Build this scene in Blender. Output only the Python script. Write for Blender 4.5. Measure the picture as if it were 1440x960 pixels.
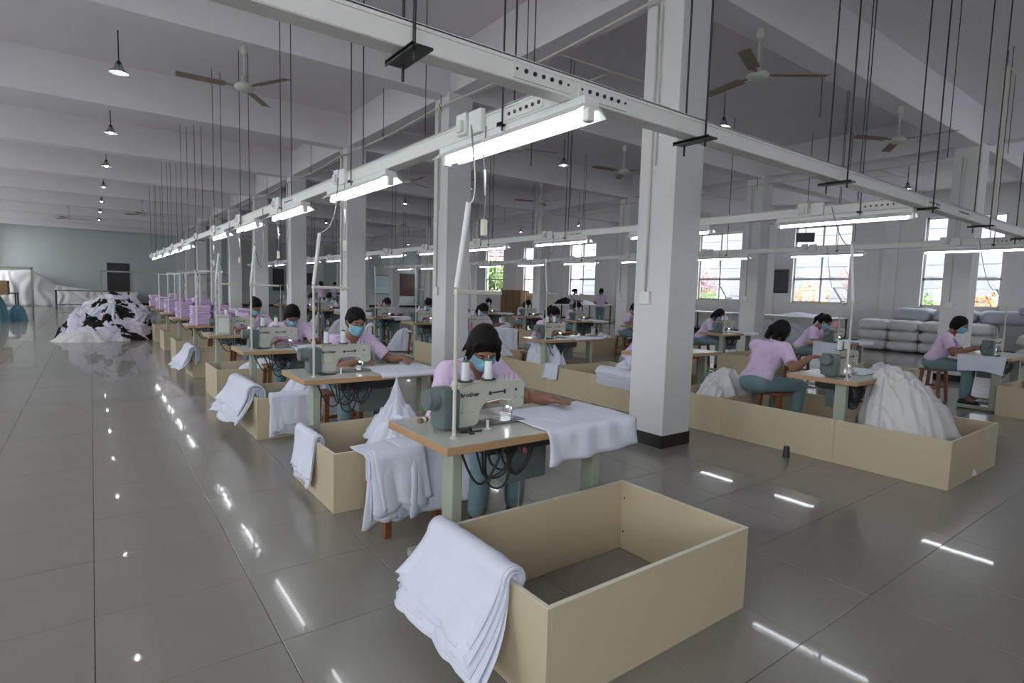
import bpy, bmesh, math, random
import numpy as np
from mathutils import Vector, Matrix, noise
for o in list(bpy.data.objects): bpy.data.objects.remove(o)
S = bpy.context.scene
COL = S.collection
PI = math.pi
R_ = math.radians

# ------------------------------------------------------------------ camera
H0 = 1.4146
YAW, PITCH, ROLL, FPX = 0.6409, 0.0882, 0.0281, 793.7
def cam_axes():
    cy, sy, cp, sp = math.cos(YAW), math.sin(YAW), math.cos(PITCH), math.sin(PITCH)
    f = Vector((sy*cp, cy*cp, -sp)); r = Vector((cy, -sy, 0)); u = r.cross(f)
    r2 = r*math.cos(ROLL)+u*math.sin(ROLL); u2 = -r*math.sin(ROLL)+u*math.cos(ROLL)
    return r2, u2, f
cr, cu, cf = cam_axes()
cam_d = bpy.data.cameras.new('camera'); cam = bpy.data.objects.new('camera', cam_d); COL.objects.link(cam)
m = Matrix((cr, cu, -cf)).transposed().to_4x4(); m.translation = (0, 0, H0); cam.matrix_world = m
cam_d.sensor_width = 36; cam_d.lens = FPX*36/1440; cam_d.clip_start = .05; cam_d.clip_end = 300
S.camera = cam
# ------------------------------------------------------------------ view, sky, sun
S.view_settings.view_transform = 'Standard'; S.view_settings.look = 'None'; S.view_settings.gamma = 1
S.view_settings.use_curve_mapping = False
S.view_settings.exposure = 1.15
W = bpy.data.worlds.new('sky'); S.world = W; W.use_nodes = True
bg = W.node_tree.nodes['Background']; bg.inputs[0].default_value = (0.95, 0.945, 1.0, 1); bg.inputs[1].default_value = 3.9
sd = bpy.data.lights.new('sun', 'SUN'); sd.energy = 1.6; sd.angle = R_(4); sd.color = (1, .96, .9)
so = bpy.data.objects.new('sun', sd); COL.objects.link(so)
so.rotation_euler = (R_(-4), R_(-24), 0)      # high sun from the left side, over the roof
TUBE_E, BULB_E = 8.5, 24.0

# ------------------------------------------------------------------ materials
MATS = {}
def mat(name, col, rough=.6, metal=0., var=.0, vscale=8., bump=0., bscale=60., spec=.5, coat=0., emit=None, es=0., alpha=None, stretch=None):
    if name in MATS: return MATS[name]
    M = bpy.data.materials.new(name); M.use_nodes = True; MATS[name] = M
    nt = M.node_tree; b = nt.nodes['Principled BSDF']
    c = (*col, 1)
    b.inputs['Base Color'].default_value = c; b.inputs['Roughness'].default_value = rough
    b.inputs['Metallic'].default_value = metal; b.inputs['Specular IOR Level'].default_value = spec
    b.inputs['Coat Weight'].default_value = coat; b.inputs['Coat Roughness'].default_value = .03
    if emit: b.inputs['Emission Color'].default_value = (*emit, 1); b.inputs['Emission Strength'].default_value = es
    tc = nt.nodes.new('ShaderNodeTexCoord'); vec = tc.outputs['Object']
    if stretch:
        mp = nt.nodes.new('ShaderNodeMapping'); mp.inputs['Scale'].default_value = stretch
        nt.links.new(vec, mp.inputs[0]); vec = mp.outputs[0]
    if var:
        n = nt.nodes.new('ShaderNodeTexNoise'); n.inputs['Scale'].default_value = vscale; n.inputs['Detail'].default_value = 4
        nt.links.new(vec, n.inputs['Vector'])
        cr_ = nt.nodes.new('ShaderNodeMix'); cr_.data_type = 'RGBA'
        cr_.inputs['A'].default_value = (*[max(0, x*(1-var)) for x in col], 1)
        cr_.inputs['B'].default_value = (*[min(1, x*(1+var)) for x in col], 1)
        nt.links.new(n.outputs['Fac'], cr_.inputs['Factor']); nt.links.new(cr_.outputs['Result'], b.inputs['Base Color'])
    if bump:
        n2 = nt.nodes.new('ShaderNodeTexNoise'); n2.inputs['Scale'].default_value = bscale; n2.inputs['Detail'].default_value = 3
        nt.links.new(vec, n2.inputs['Vector'])
        bm_ = nt.nodes.new('ShaderNodeBump'); bm_.inputs['Strength'].default_value = bump; bm_.inputs['Distance'].default_value = .01
        nt.links.new(n2.outputs['Fac'], bm_.inputs['Height']); nt.links.new(bm_.outputs[0], b.inputs['Normal'])
    return M
wall_m = mat('wall_paint', (.80, .79, .80), .75, var=.04, vscale=1.5, bump=.05)
endwall_m = mat('end_wall_paint', (.50, .55, .54), .75, var=.05, vscale=.8)
ceil_m = mat('ceiling_paint', (.76, .73, .78), .8, var=.05, vscale=.6)
col_m = mat('column_paint', (.70, .70, .71), .6, var=.03, vscale=2.)
black_tile = mat('black_skirting', (.018, .017, .016), .25)
tile_m = mat('porcelain_tile', (.25, .235, .205), .25, var=.05, vscale=3., coat=.35)
grout_m = mat('grout', (.04, .04, .036), .9)
beige_m = mat('beige_board', (.56, .47, .325), .5, var=.03, vscale=2.)
edge_m = mat('board_edge', (.72, .68, .58), .5)
screw_m = mat('screw_cap', (.05, .04, .03), .4)
lam_m = mat('table_laminate', (.52, .54, .48), .22, var=.04, vscale=4.)
ply_m = mat('table_edge', (.46, .28, .15), .5, var=.12, vscale=20., stretch=(1, 1, 8))
green_m = mat('pale_green_steel', (.35, .39, .31), .45, var=.03)
mach_m = mat('machine_enamel', (.52, .54, .47), .35, var=.02)
grey_m = mat('grey_blue_housing', (.125, .16, .165), .4)
dark_m = mat('dark_metal', (.05, .055, .055), .4, .5)
rod_m = mat('threaded_rod', (.045, .045, .042), .5, .5)
steel_m = mat('bright_steel', (.6, .6, .6), .25, .9)
trunk_m = mat('trunking_enamel', (.76, .77, .74), .4, var=.02)
white_pl = mat('white_plastic', (.75, .76, .74), .4)
pvc_m = mat('cream_conduit', (.62, .60, .52), .45)
cloth_m = mat('white_cotton', (.72, .74, .85), .9, var=.03, vscale=5., bump=.25, bscale=35., spec=.2)
cloth2_m = mat('off_white_cotton', (.70, .69, .70), .9, var=.04, vscale=4., bump=.25, bscale=30., spec=.2)
tube_m = mat('lit_tube', (.9, .95, 1), .4, emit=(.92, .96, 1), es=TUBE_E)
bulb_m = mat('lit_bulb', (1, 1, 1), .4, emit=(.95, .98, 1), es=BULB_E)
led_m = mat('needle_lamp', (1, 1, 1), .4, emit=(.95, .98, 1), es=12)
skin_m = mat('skin', (.27, .135, .092), .55, var=.06, vscale=14., spec=.3)
skin2_m = mat('skin_fair', (.50, .29, .21), .55, var=.06, vscale=14., spec=.3)
hair_m = mat('black_hair', (.010, .008, .008), .55, spec=.12, var=.5, vscale=90., bump=.8, bscale=160., stretch=(1, 1, .2))
shirt_m = mat('lilac_shirt', (.66, .52, .72), .85, var=.04, vscale=10., bump=.2, bscale=40., spec=.2)
shirt2_m = mat('grey_lilac_shirt', (.50, .43, .58), .85, var=.04, vscale=10., bump=.2, bscale=40., spec=.2)
collar_m = mat('purple_trim', (.22, .10, .36), .8)
jean_m = mat('grey_blue_trousers', (.17, .26, .29), .85, var=.08, vscale=12., bump=.2)
mask_m = mat('blue_mask', (.19, .41, .53), .8)
shoe_m = mat('dark_shoes', (.03, .03, .035), .6)
redshoe_m = mat('red_shoes', (.22, .03, .03), .6)
wood_m = mat('brown_wood', (.20, .075, .03), .4, var=.25, vscale=12., stretch=(1, 1, .15))
purple_m = mat('lilac_garment', (.62, .47, .70), .9, var=.06, vscale=10., bump=.3, spec=.2)
blackcloth_m = mat('black_cloth', (.02, .018, .018), .9, bump=.3, spec=.2)
alu_m = mat('aluminium', (.62, .62, .61), .4, .3)
board_m = mat('black_board', (.03, .03, .032), .35, var=.2, vscale=5)
pink_m = mat('pink_plastic', (.80, .12, .30), .4)
pinkthread_m = mat('pink_thread', (.85, .40, .45), .8)
thread_m = mat('white_thread', (.80, .82, .84), .7, bump=.4, bscale=300., stretch=(.1, .1, 1))
cap_m = mat('green_cap', (.03, .18, .10), .5)
cable_m = mat('black_cable', (.025, .025, .027), .5)
gcable_m = mat('grey_cable', (.25, .26, .26), .5)
card_m = mat('brown_cardboard', (.28, .17, .09), .8, var=.1)
bluebag_m = mat('blue_plastic_bag', (.10, .28, .38), .4, var=.2, vscale=8.)
bale_m = mat('quilt_bale', (.74, .74, .76), .75, var=.04, vscale=3., bump=.6, bscale=14.)
bale2_m = mat('grey_quilt_bale', (.52, .54, .60), .75, var=.05, vscale=3., bump=.6, bscale=14.)
shade_m = mat('lamp_shade_enamel', (.30, .33, .31), .35, .5)
fan_m = mat('fan_enamel', (.52, .53, .48), .45)
rust_m = mat('dusty_blade', (.25, .21, .17), .7, var=.3, vscale=14)
face_m = mat('dark_line', (.02, .012, .01), .7)
paper_m = mat('notice_paper', (.75, .75, .72), .7)
def glass_mat():
    M = bpy.data.materials.new('window_glass'); M.use_nodes = True; nt = M.node_tree; nt.nodes.clear()
    o = nt.nodes.new('ShaderNodeOutputMaterial'); t = nt.nodes.new('ShaderNodeBsdfTransparent'); t.inputs[0].default_value = (.94, .97, .96, 1)
    g = nt.nodes.new('ShaderNodeBsdfGlossy'); g.inputs['Roughness'].default_value = .02; mx = nt.nodes.new('ShaderNodeMixShader')
    mx.inputs[0].default_value = .06; nt.links.new(t.outputs[0], mx.inputs[1]); nt.links.new(g.outputs[0], mx.inputs[2]); nt.links.new(mx.outputs[0], o.inputs[0]); return M
glass_m = glass_mat()

# ------------------------------------------------------------------ mesh helpers
class MB:
    def __init__(s): s.v = []; s.f = []; s.mi = []
    def add(s, v, f, mi=0):
        n = len(s.v); s.v += [tuple(p) for p in v]; s.f += [tuple(i+n for i in q) for q in f]; s.mi += [mi]*len(f); return s
    def box(s, a, b, mi=0, M=None, ch=0.):
        x0, y0, z0 = a; x1, y1, z1 = b
        if ch > 0:
            vs = []; c = min(ch, (x1-x0)/2.01, (y1-y0)/2.01, (z1-z0)/2.01)
            bm = bmesh.new(); bmesh.ops.create_cube(bm, size=1)
            for v in bm.verts: v.co = ((x0+x1)/2+v.co.x*(x1-x0), (y0+y1)/2+v.co.y*(y1-y0), (z0+z1)/2+v.co.z*(z1-z0))
            bmesh.ops.bevel(bm, geom=bm.edges[:], offset=c, segments=2 if c > .004 else 1, affect='EDGES', profile=.6)
            bm.verts.index_update()
            v = [Vector(p.co) for p in bm.verts]; f = [[q.index for q in fa.verts] for fa in bm.faces]; bm.free()
        else:
            v = [Vector(p) for p in ((x0,y0,z0),(x1,y0,z0),(x1,y1,z0),(x0,y1,z0),(x0,y0,z1),(x1,y0,z1),(x1,y1,z1),(x0,y1,z1))]
            f = [(0,3,2,1),(4,5,6,7),(0,1,5,4),(1,2,6,5),(2,3,7,6),(3,0,4,7)]
        if M is not None: v = [M @ p for p in v]
        return s.add(v, f, mi)
    def tube(s, pts, r, n=8, mi=0, cap=True, flat=None):
        pts = [Vector(p) for p in pts]; rs = r if isinstance(r, (list, tuple)) else [r]*len(pts)
        vs = []; up = None
        for i, p in enumerate(pts):
            t = (pts[min(i+1, len(pts)-1)]-pts[max(i-1, 0)]).normalized()
            if up is None: up = Vector((0,0,1)) if abs(t.z) < .9 else Vector((1,0,0))
            a = t.cross(up); 
            if a.length < 1e-5: a = t.orthogonal()
            a.normalize(); b = a.cross(t).normalized(); up = b
            for k in range(n):
                w = 2*PI*k/n; vs.append(p+a*math.cos(w)*rs[i]+b*math.sin(w)*rs[i]*(flat or 1))
        f = [(i*n+k, i*n+(k+1)%n, (i+1)*n+(k+1)%n, (i+1)*n+k) for i in range(len(pts)-1) for k in range(n)]
        if cap: f += [tuple(range(n-1, -1, -1)), tuple((len(pts)-1)*n+k for k in range(n))]
        return s.add(vs, f, mi)
    def lathe(s, prof, c=(0,0,0), n=20, mi=0, M=None):
        vs = []; c = Vector(c)
        for r, z in prof:
            for k in range(n):
                w = 2*PI*k/n; p = Vector((r*math.cos(w), r*math.sin(w), z))
                vs.append((M @ p if M is not None else p)+c)
        f = [(i*n+k, i*n+(k+1)%n, (i+1)*n+(k+1)%n, (i+1)*n+k) for i in range(len(prof)-1) for k in range(n)]
        return s.add(vs, f, mi)
    def prism(s, poly, y0, y1, mi=0, M=None):   # polygon in (x,z), extruded along y
        n = len(poly); v = [Vector((x, y0, z)) for x, z in poly]+[Vector((x, y1, z)) for x, z in poly]
        if M is not None: v = [M @ p for p in v]
        f = [tuple(range(n)), tuple(range(2*n-1, n-1, -1))]+[(i, i+n, (i+1) % n+n, (i+1) % n) for i in range(n)]
        return s.add(v, f, mi)
    def mesh(s, name, smooth=False, bevel=0., seg=2):
        me = bpy.data.meshes.new(name); me.from_pydata(s.v, [], s.f); me.validate()
        if len(me.polygons) == len(s.mi): me.polygons.foreach_set('material_index', s.mi)
        bm = bmesh.new(); bm.from_mesh(me); bmesh.ops.recalc_face_normals(bm, faces=bm.faces)
        if bevel:
            ed = [e for e in bm.edges if len(e.link_faces) == 2 and e.calc_face_angle(0) > R_(28)]
            bmesh.ops.bevel(bm, geom=ed, offset=bevel, segments=seg, affect='EDGES', clamp_overlap=True)
        bm.to_mesh(me); bm.free()
        if smooth:
            me.polygons.foreach_set('use_smooth', [True]*len(me.polygons))
            if smooth == 'auto': me.set_sharp_from_angle(angle=R_(35))
        me.update(); return me
    def build(s, name, mats, parent=None, smooth=False, bevel=0., loc=None, seg=2):
        return link(name, s.mesh(name, smooth, bevel, seg), mats, parent, loc)
def link(name, me, mats, parent=None, loc=None):
    if not isinstance(mats, (list, tuple)): mats = [mats]
    if len(me.materials) == 0:
        for m_ in mats: me.materials.append(m_)
    o = bpy.data.objects.new(name, me); COL.objects.link(o)
    if parent is not None: o.parent = parent
    if loc is not None: o.location = loc
    return o
def tag(o, label=None, cat=None, group=None, kind=None):
    if label: o['label'] = label
    if cat: o['category'] = cat
    if group: o['group'] = group
    if kind: o['kind'] = kind
    return o
def empty(name, loc, rz=0, label=None, cat=None, group=None):
    o = bpy.data.objects.new(name, None); COL.objects.link(o); o.location = loc; o.rotation_euler = (0, 0, rz)
    o.empty_display_size = .1
    return tag(o, label, cat, group)
KIDS = {}
def kids(o): return [c for c in bpy.data.objects if c.parent == o]
def copy_tree(o, parent=None, skip=()):
    c = o.copy(); COL.objects.link(c); c.parent = parent
    ch_ = KIDS.get(o.name)
    if ch_ is None: ch_ = KIDS[o.name] = [k.name for k in kids(o)]
    for n_ in ch_:
        k = bpy.data.objects[n_]
        if any(k.name.startswith(q) for q in skip): continue
        copy_tree(k, c, skip)
    return c
def place(o, loc, rz=0, label=None, group=None):
    o.location = loc; o.rotation_euler = (0, 0, rz)
    if label: o['label'] = label
    if group: o['group'] = group
    return o
def solid(o, t, off=0):
    md = o.modifiers.new('thick', 'SOLIDIFY'); md.thickness = t; md.offset = off; return o
def struct(name, mb, m_, parent=None, **k):
    o = mb.build(name, m_, parent, **k)
    if parent is None: o['kind'] = 'structure'
    return o
def rnd(seed): return random.Random(seed)
ORD = ['first', 'second', 'third', 'fourth', 'fifth', 'sixth', 'seventh', 'eighth', 'ninth', 'tenth', 'eleventh', 'twelfth', 'thirteenth', 'fourteenth']

# ------------------------------------------------------------------ the room
XL, XR, YB, YF, ZC = -4.2, 20.8, -4.0, 40.0, 4.85
TX, TY, TS = -0.03, 0.44, 0.6
fl = struct('floor', MB().box((XL, YB, -.2), (XR, YF, -.003)), grout_m)
tm = MB().box((-.2986, -.2986, -.012), (.2986, .2986, 0), ch=.0012).mesh('tile'); tm.materials.append(tile_m)
def proj(x, y, z=0):
    d = Vector((x, y, z-H0)); w = d.dot(cf)
    if w < .2: return None
    return 720+FPX*d.dot(cr)/w, 480-FPX*d.dot(cu)/w, w
cells = []
for i in range(int((XL-TX)//TS), int((XR-TX)//TS)+1):
    for j in range(int((YB-TY)//TS), int((YF-TY)//TS)+1):
        x, y = TX+(i+.5)*TS, TY+(j+.5)*TS
        q = proj(x, y); a = 0
        if q and -60 < q[0] < 1500 and q[1] < 1040: a = 1/q[2]**3
        cells.append((-a, x, y))
cells.sort(); rest = MB(); rr = rnd(3)
for n, (a, x, y) in enumerate(cells):
    if n < 300 and a < 0:
        o = bpy.data.objects.new('tile', tm); COL.objects.link(o); o.parent = fl
        o.location = (x, y, rr.uniform(-.0003, .0003)); o.rotation_euler = (rr.uniform(-.0012, .0012), rr.uniform(-.0012, .0012), 0)
    else:
        h = .2984; x0, x1, y0, y1 = max(XL, x-h), min(XR, x+h), max(YB, y-h), min(YF, y+h)
        if x1 > x0 and y1 > y0:
            t = [rr.uniform(-.0004, .0004) for _ in range(2)]
            rest.add([(x0, y0, t[0]), (x1, y0, t[1]), (x1, y1, -t[0]), (x0, y1, -t[1]), (x0, y0, -.004), (x1, y0, -.004), (x1, y1, -.004), (x0, y1, -.004)],
                     [(0,1,2,3), (0,4,5,1), (1,5,6,2), (2,6,7,3), (3,7,4,0)])
tag(rest.build('distant_tile', tile_m, fl), kind='stuff')
# ceiling and beams
struct('ceiling', MB().box((XL-.3, YB-.3, ZC), (XR+.3, YF+.3, ZC+.2)), ceil_m)
COLY = [3.27+4.03*k for k in range(-1, 10)]
n = 1
for y in COLY:
    struct('trim_%d' % n, MB().box((XL, y+.04, 4.2), (XR, y+.36, ZC+.01), ch=.008), ceil_m); n += 1
for x in (4.2, 12.6):
    struct('trim_%d' % n, MB().box((x+.05, YB, 4.24), (x+.37, YF, ZC+.01), ch=.008), ceil_m); n += 1
# walls: right wall with windows, left wall with windows, end wall, back wall
WH, ZS, ZT = .98, 1.3, 4.05
WYC = [5.65+4.06*k for k in range(-2, 9)]
def wall_windows(x0, x1, name):
    mb = MB(); y = YB
    for c in WYC:
        mb.box((x0, y, 0), (x1, c-WH, ZC)); mb.box((x0, c-WH, 0), (x1, c+WH, ZS)); mb.box((x0, c-WH, ZT), (x1, c+WH, ZC)); y = c+WH
    mb.box((x0, y, 0), (x1, YF, ZC)); return struct(name, mb, wall_m)
wall_windows(XR, XR+.25, 'wall_right'); wall_windows(XL-.25, XL, 'wall_left')
struct('wall_end', MB().box((XL-.25, YF, 0), (XR+.25, YF+.25, ZC)), endwall_m)
BWX = [-1.6, 12.]
mb = MB(); x = XL-.25
for c in BWX:
    mb.box((x, YB-.25, 0), (c-1.1, YB, ZC)); mb.box((c-1.1, YB-.25, 0), (c+1.1, YB, ZS)); mb.box((c-1.1, YB-.25, ZT), (c+1.1, YB, ZC)); x = c+1.1
mb.box((x, YB-.25, 0), (XR+.25, YB, ZC)); struct('wall_back', mb, wall_m)
# pilasters on the right wall
n = 30
for y in COLY[1:]:
    struct('trim_%d' % n, MB().box((XR-.12, y, 0), (XR+.01, y+.4, 4.25), ch=.005), wall_m); n += 1
struct('baseboard_right', MB().box((XR-.012, YB, 0), (XR, YF, .12)), black_tile)
struct('baseboard_left', MB().box((XL, YB, 0), (XL+.012, YF, .12)), black_tile)
struct('baseboard_end', MB().box((XL, YF-.012, 0), (XR, YF, .12)), black_tile)
def window(nm, xf, s, c):
    w = empty(nm, (xf, c, 0)); w['kind'] = 'structure'
    f = MB(); d0, d1 = (0, .06*s); a, b = min(d0, d1), max(d0, d1)
    a += .1*s; b += .1*s
    for z0, z1 in ((ZS, ZS+.06), (2.12, 2.2), (3.22, 3.34), (ZT-.06, ZT)): f.box((a, -WH, z0), (b, WH, z1))
    for y in (-WH, -.035, WH-.06): f.box((a, y, ZS), (b, y+.06, ZT))
    f.build('window_frame', alu_m, w)
    f = MB().box((min(-.05*s, .25*s), -WH-.03, ZS-.035), (max(-.05*s, .25*s), WH+.03, ZS)); f.build('window_sill', edge_m, w)
    for (z0, z1) in ((ZS+.06, 2.12), (2.2, 3.22), (3.34, ZT-.06)):
        for (y0, y1) in ((-WH+.06, -.035), (.025, WH-.06)):
            xm = (a+b)/2; g = MB().box((xm-.003, y0, z0), (xm+.003, y1, z1)); g.build('pane', glass_m, w)
    L = bpy.data.lights.new('window_portal', 'AREA'); L.shape = 'RECTANGLE'; L.size = 2*WH; L.size_y = ZT-ZS; L.cycles.is_portal = True
    lo = bpy.data.objects.new('window_portal', L); COL.objects.link(lo); lo.location = (xf+.24*s, c, (ZS+ZT)/2)
    lo.rotation_euler = Vector((-s, 0, 0)).to_track_quat('-Z', 'Z').to_euler()
n = 1
for c in WYC:
    window('window_%d' % n, XR, 1, c); n += 1
for c in WYC:
    window('window_%d' % n, XL, -1, c); n += 1
for c in BWX:      # unseen windows added behind the camera to brighten the faces turned towards it
    w = empty('window_%d' % n, (c, YB, 0)); w['kind'] = 'structure'; n += 1
    f = MB()
    for z0, z1 in ((ZS, ZS+.06), (2.12, 2.2), (3.22, 3.34), (ZT-.06, ZT)): f.box((-1.1, -.16, z0), (1.1, -.1, z1))
    for x in (-1.1, -.03, 1.04): f.box((x, -.16, ZS), (x+.06, -.1, ZT))
    f.build('window_frame', alu_m, w)
    for x0, x1 in ((-1.04, -.03), (.03, 1.04)): MB().box((x0, -.133, ZS+.06), (x1, -.127, ZT-.06)).build('pane', glass_m, w)
    L = bpy.data.lights.new('window_portal', 'AREA'); L.shape = 'RECTANGLE'; L.size = 2.2; L.size_y = ZT-ZS; L.cycles.is_portal = True
    lo = bpy.data.objects.new('window_portal', L); COL.objects.link(lo); lo.location = (c, YB-.24, (ZS+ZT)/2); lo.rotation_euler = (PI/2, 0, 0)
# columns
def column(x, y, nm, lab):
    c = empty(nm, (x, y, 0)); c['kind'] = 'structure'
    MB().box((0, 0, 0), (.4, .41, 4.25), ch=.006).build('shaft', col_m, c)
    mb = MB()
    for a, b in (((-.008, -.008, 0), (.408, .0, .12)), ((-.008, .41, 0), (.408, .418, .12)), ((-.008, 0, 0), (0, .41, .12)), ((.4, 0, 0), (.408, .41, .12))): mb.box(a, b)
    mb.build('skirting', black_tile, c)
    MB().tube([(-.012, .27, 4.03), (-.012, .27, 1.44)], .010, 8).tube([(-.012, .22, 4.0), (-.012, .22, 2.6)], .006, 6).build('conduit', pvc_m, c, smooth=True)
    o = MB().box((-.03, .21, 1.33), (0, .33, 1.45), ch=.006).build('socket_box', white_pl, c)
    MB().tube([(-.012, -.012, .3), (-.012, -.012, .301)], .001, 4)
    return c
n = 1
for x in (4.2, 12.6):
    for y in COLY[1:]:
        column(x, y, 'trim_%d' % (60+n), ''); n += 1
# pipes along the column lines
def pipe_line(x, lab):
    p = empty('ceiling_pipe', (x, 3.4, 4.05), 0, lab, 'pipe')
    pts = []
    for k in range(8):
        for t in np.linspace(0, 1, 7)[:-1]: pts.append((0, 4.03*(k+t), -.05*math.sin(PI*t)))
    MB().tube(pts, .013, 6).build('pipe', pvc_m, p, smooth=True)
    for k in range(15): MB().tube([(0, 2.0+2.01*k, .78), (0, 2.0+2.01*k, -.06)], .006, 5).tube([(-.05, 1.97+2.01*k, .02), (.03, 2.02+2.01*k, -.07)], .005, 5).build('hanger', rod_m, p)
    for k in range(7): MB().tube([(0, 1.5+4.03*k, -.03), (.9, 1.5+4.03*k, -.02), (1.9, 1.5+4.03*k, .02)], .009, 6).tube([(.9, 1.5+4.03*k, -.02), (.9, 2.9+4.03*k, .02)], .007, 6).build('branch_pipe', pvc_m, p, smooth=True)
pipe_line(4.13, 'thin cream pipe running under the ceiling along the near column line')
pipe_line(12.53, 'thin cream pipe running under the ceiling along the far column line')

# ------------------------------------------------------------------ trunking, tube lights, pendants, fans
def socket(parent, y, s=-1):
    b = MB().box((-.075, y, .0), (-.045, y+.12, .12), ch=.006).box((-.075, y+.15, .02), (-.045, y+.25, .13), ch=.006)
    o = b.build('socket_box', white_pl, parent)
    MB().box((-.095, y+.17, .03), (-.075, y+.22, .09), ch=.004).build('plug', white_pl, o)
def trunking(x, y0, y1, label, rods, socks):
    t = empty('trunking', (x, y0, 2.24), 0, label, 'trunking', None)
    L = y1-y0
    MB().box((-.045, 0, 0), (.045, L, .085), ch=.004).build('channel', trunk_m, t)
    MB().box((-.05, 0, .085), (.05, L, .093)).box((-.05, 0, .075), (-.046, L, .09)).box((.046, 0, .075), (.05, L, .09)).build('lid', trunk_m, t)
    pl = MB(); bo = MB()
    k = .25
    while k < L:
        po = MB().box((-.049, k-.14, .015), (-.045, k+.14, .07)).build('joint_plate', trunk_m, t)
        for j in range(6):
            yy = k-.115+.046*j; MB().tube([(-.045, yy, .042), (-.054, yy, .042)], .009, 6).build('bolt', dark_m, po)
        k += 4.0
    for r in rods:
        r -= y0
        if 0 < r < L:
            rd = MB().tube([(-.065, r, -.035), (-.065, r, 2.6)], .005, 5).tube([(.065, r+.08, -.035), (.065, r+.08, 2.6)], .005, 5)
            ro = rd.build('hanging_rod', rod_m, t)
            MB().box((-.085, r-.015, -.012), (.085, r+.02, -.004)).box((-.085, r-.015, -.016), (-.08, r+.02, .004)).build('cross_plate', dark_m, ro)
    for s_ in socks: socket(t, s_-y0)
    return t
PER = 2.0
def tube_light():
    t = empty('tube_light', (0, 0, 0), 0, 'x', 'light')
    MB().box((-.055, 0, -.045), (.035, 1.22, 0), ch=.004).build('housing', white_pl, t)
    MB().prism([(-.055, -.045), (-.10, -.075), (-.103, -.072), (-.06, -.035)], 0, 1.22).prism([(.035, -.045), (.08, -.075), (.083, -.072), (.04, -.035)], 0, 1.22).build('reflector', trunk_m, t)
    for y in (.0, 1.185): MB().box((-.03, y, -.1), (.01, y+.035, -.04), ch=.004).build('lamp_holder', white_pl, t)
    MB().tube([(-.01, .036, -.078), (-.01, 1.184, -.078)], .0135, 10, cap=False).build('tube', tube_m, t, smooth=True)
    return t
T0 = tube_light(); first = [T0]
def put(proto, loc, rz, label, group=None):
    o = first.pop(0) if first and first[0] is proto else copy_tree(proto)
    return place(o, loc, rz, label, group)
rowsT = [('left', 1.72, 1.78, 1.98, 11, 1.95, 23.6), ('middle', 5.78, 1.93, 2.01, 13, 1.95, 28.), ('right', 9.98, 1.97, 2.0, 10, 1.95, 22.5)]
for nm, x, y0, per, cnt, ya, yb in rowsT:
    trunking(x, ya, yb, 'long white cable trunking above the %s row of sewing tables' % nm, [2.35+2.03*k for k in range(14)], [y0+.75+per*k for k in range(cnt)])
    for k in range(cnt):
        if nm == 'left' and k == 5: continue
        put(T0, (x, y0+per*k, 2.238), 0, 'lit fluorescent tube under the %s row trunking, %s from the front end' % (nm, ORD[k]), 'fluorescent tubes along the trunking')
# cross trunking at the near end
t = empty('trunking', (-1.5, 1.90, 2.24), 0, 'long white cable trunking crossing the hall at its near end', 'trunking')
MB().box((0, -.045, 0), (14.5, .045, .085), ch=.004).build('channel', trunk_m, t)
MB().box((0, -.05, .085), (14.5, .05, .093)).box((0, -.05, .072), (14.5, -.046, .09)).build('lid', trunk_m, t)
bo = MB(); pl = MB()
for xx in (2.92-1.42+1.5, 3.0-1.5+1.5+.35, 7.45, 8.25, 11.6):
    po = MB().box((xx-.15, -.052, .012), (xx+.15, -.045, .07)).build('joint_plate', trunk_m, t)
    for j in range(7): MB().tube([(xx-.135+.045*j, -.045, .045), (xx-.135+.045*j, -.057, .045)], .009 if 0 < j < 6 else .005, 8).build('bolt', dark_m, po)
for xx in (.91, 2.57, 4.2, 5.85, 7.5, 9.15, 10.8):
    xx += 1.5
    ro = MB().tube([(xx, -.075, -.05), (xx, -.075, 2.6)], .006, 6).tube([(xx+.03, .075, -.07), (xx+.03, .075, 2.6)], .006, 6).build('hanging_rod', rod_m, t)
    MB().box((xx-.025, -.11, -.012), (xx+.055, .11, -.004)).box((xx-.025, -.11, -.02), (xx-.02, .11, .0)).build('cross_plate', dark_m, ro)
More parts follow.
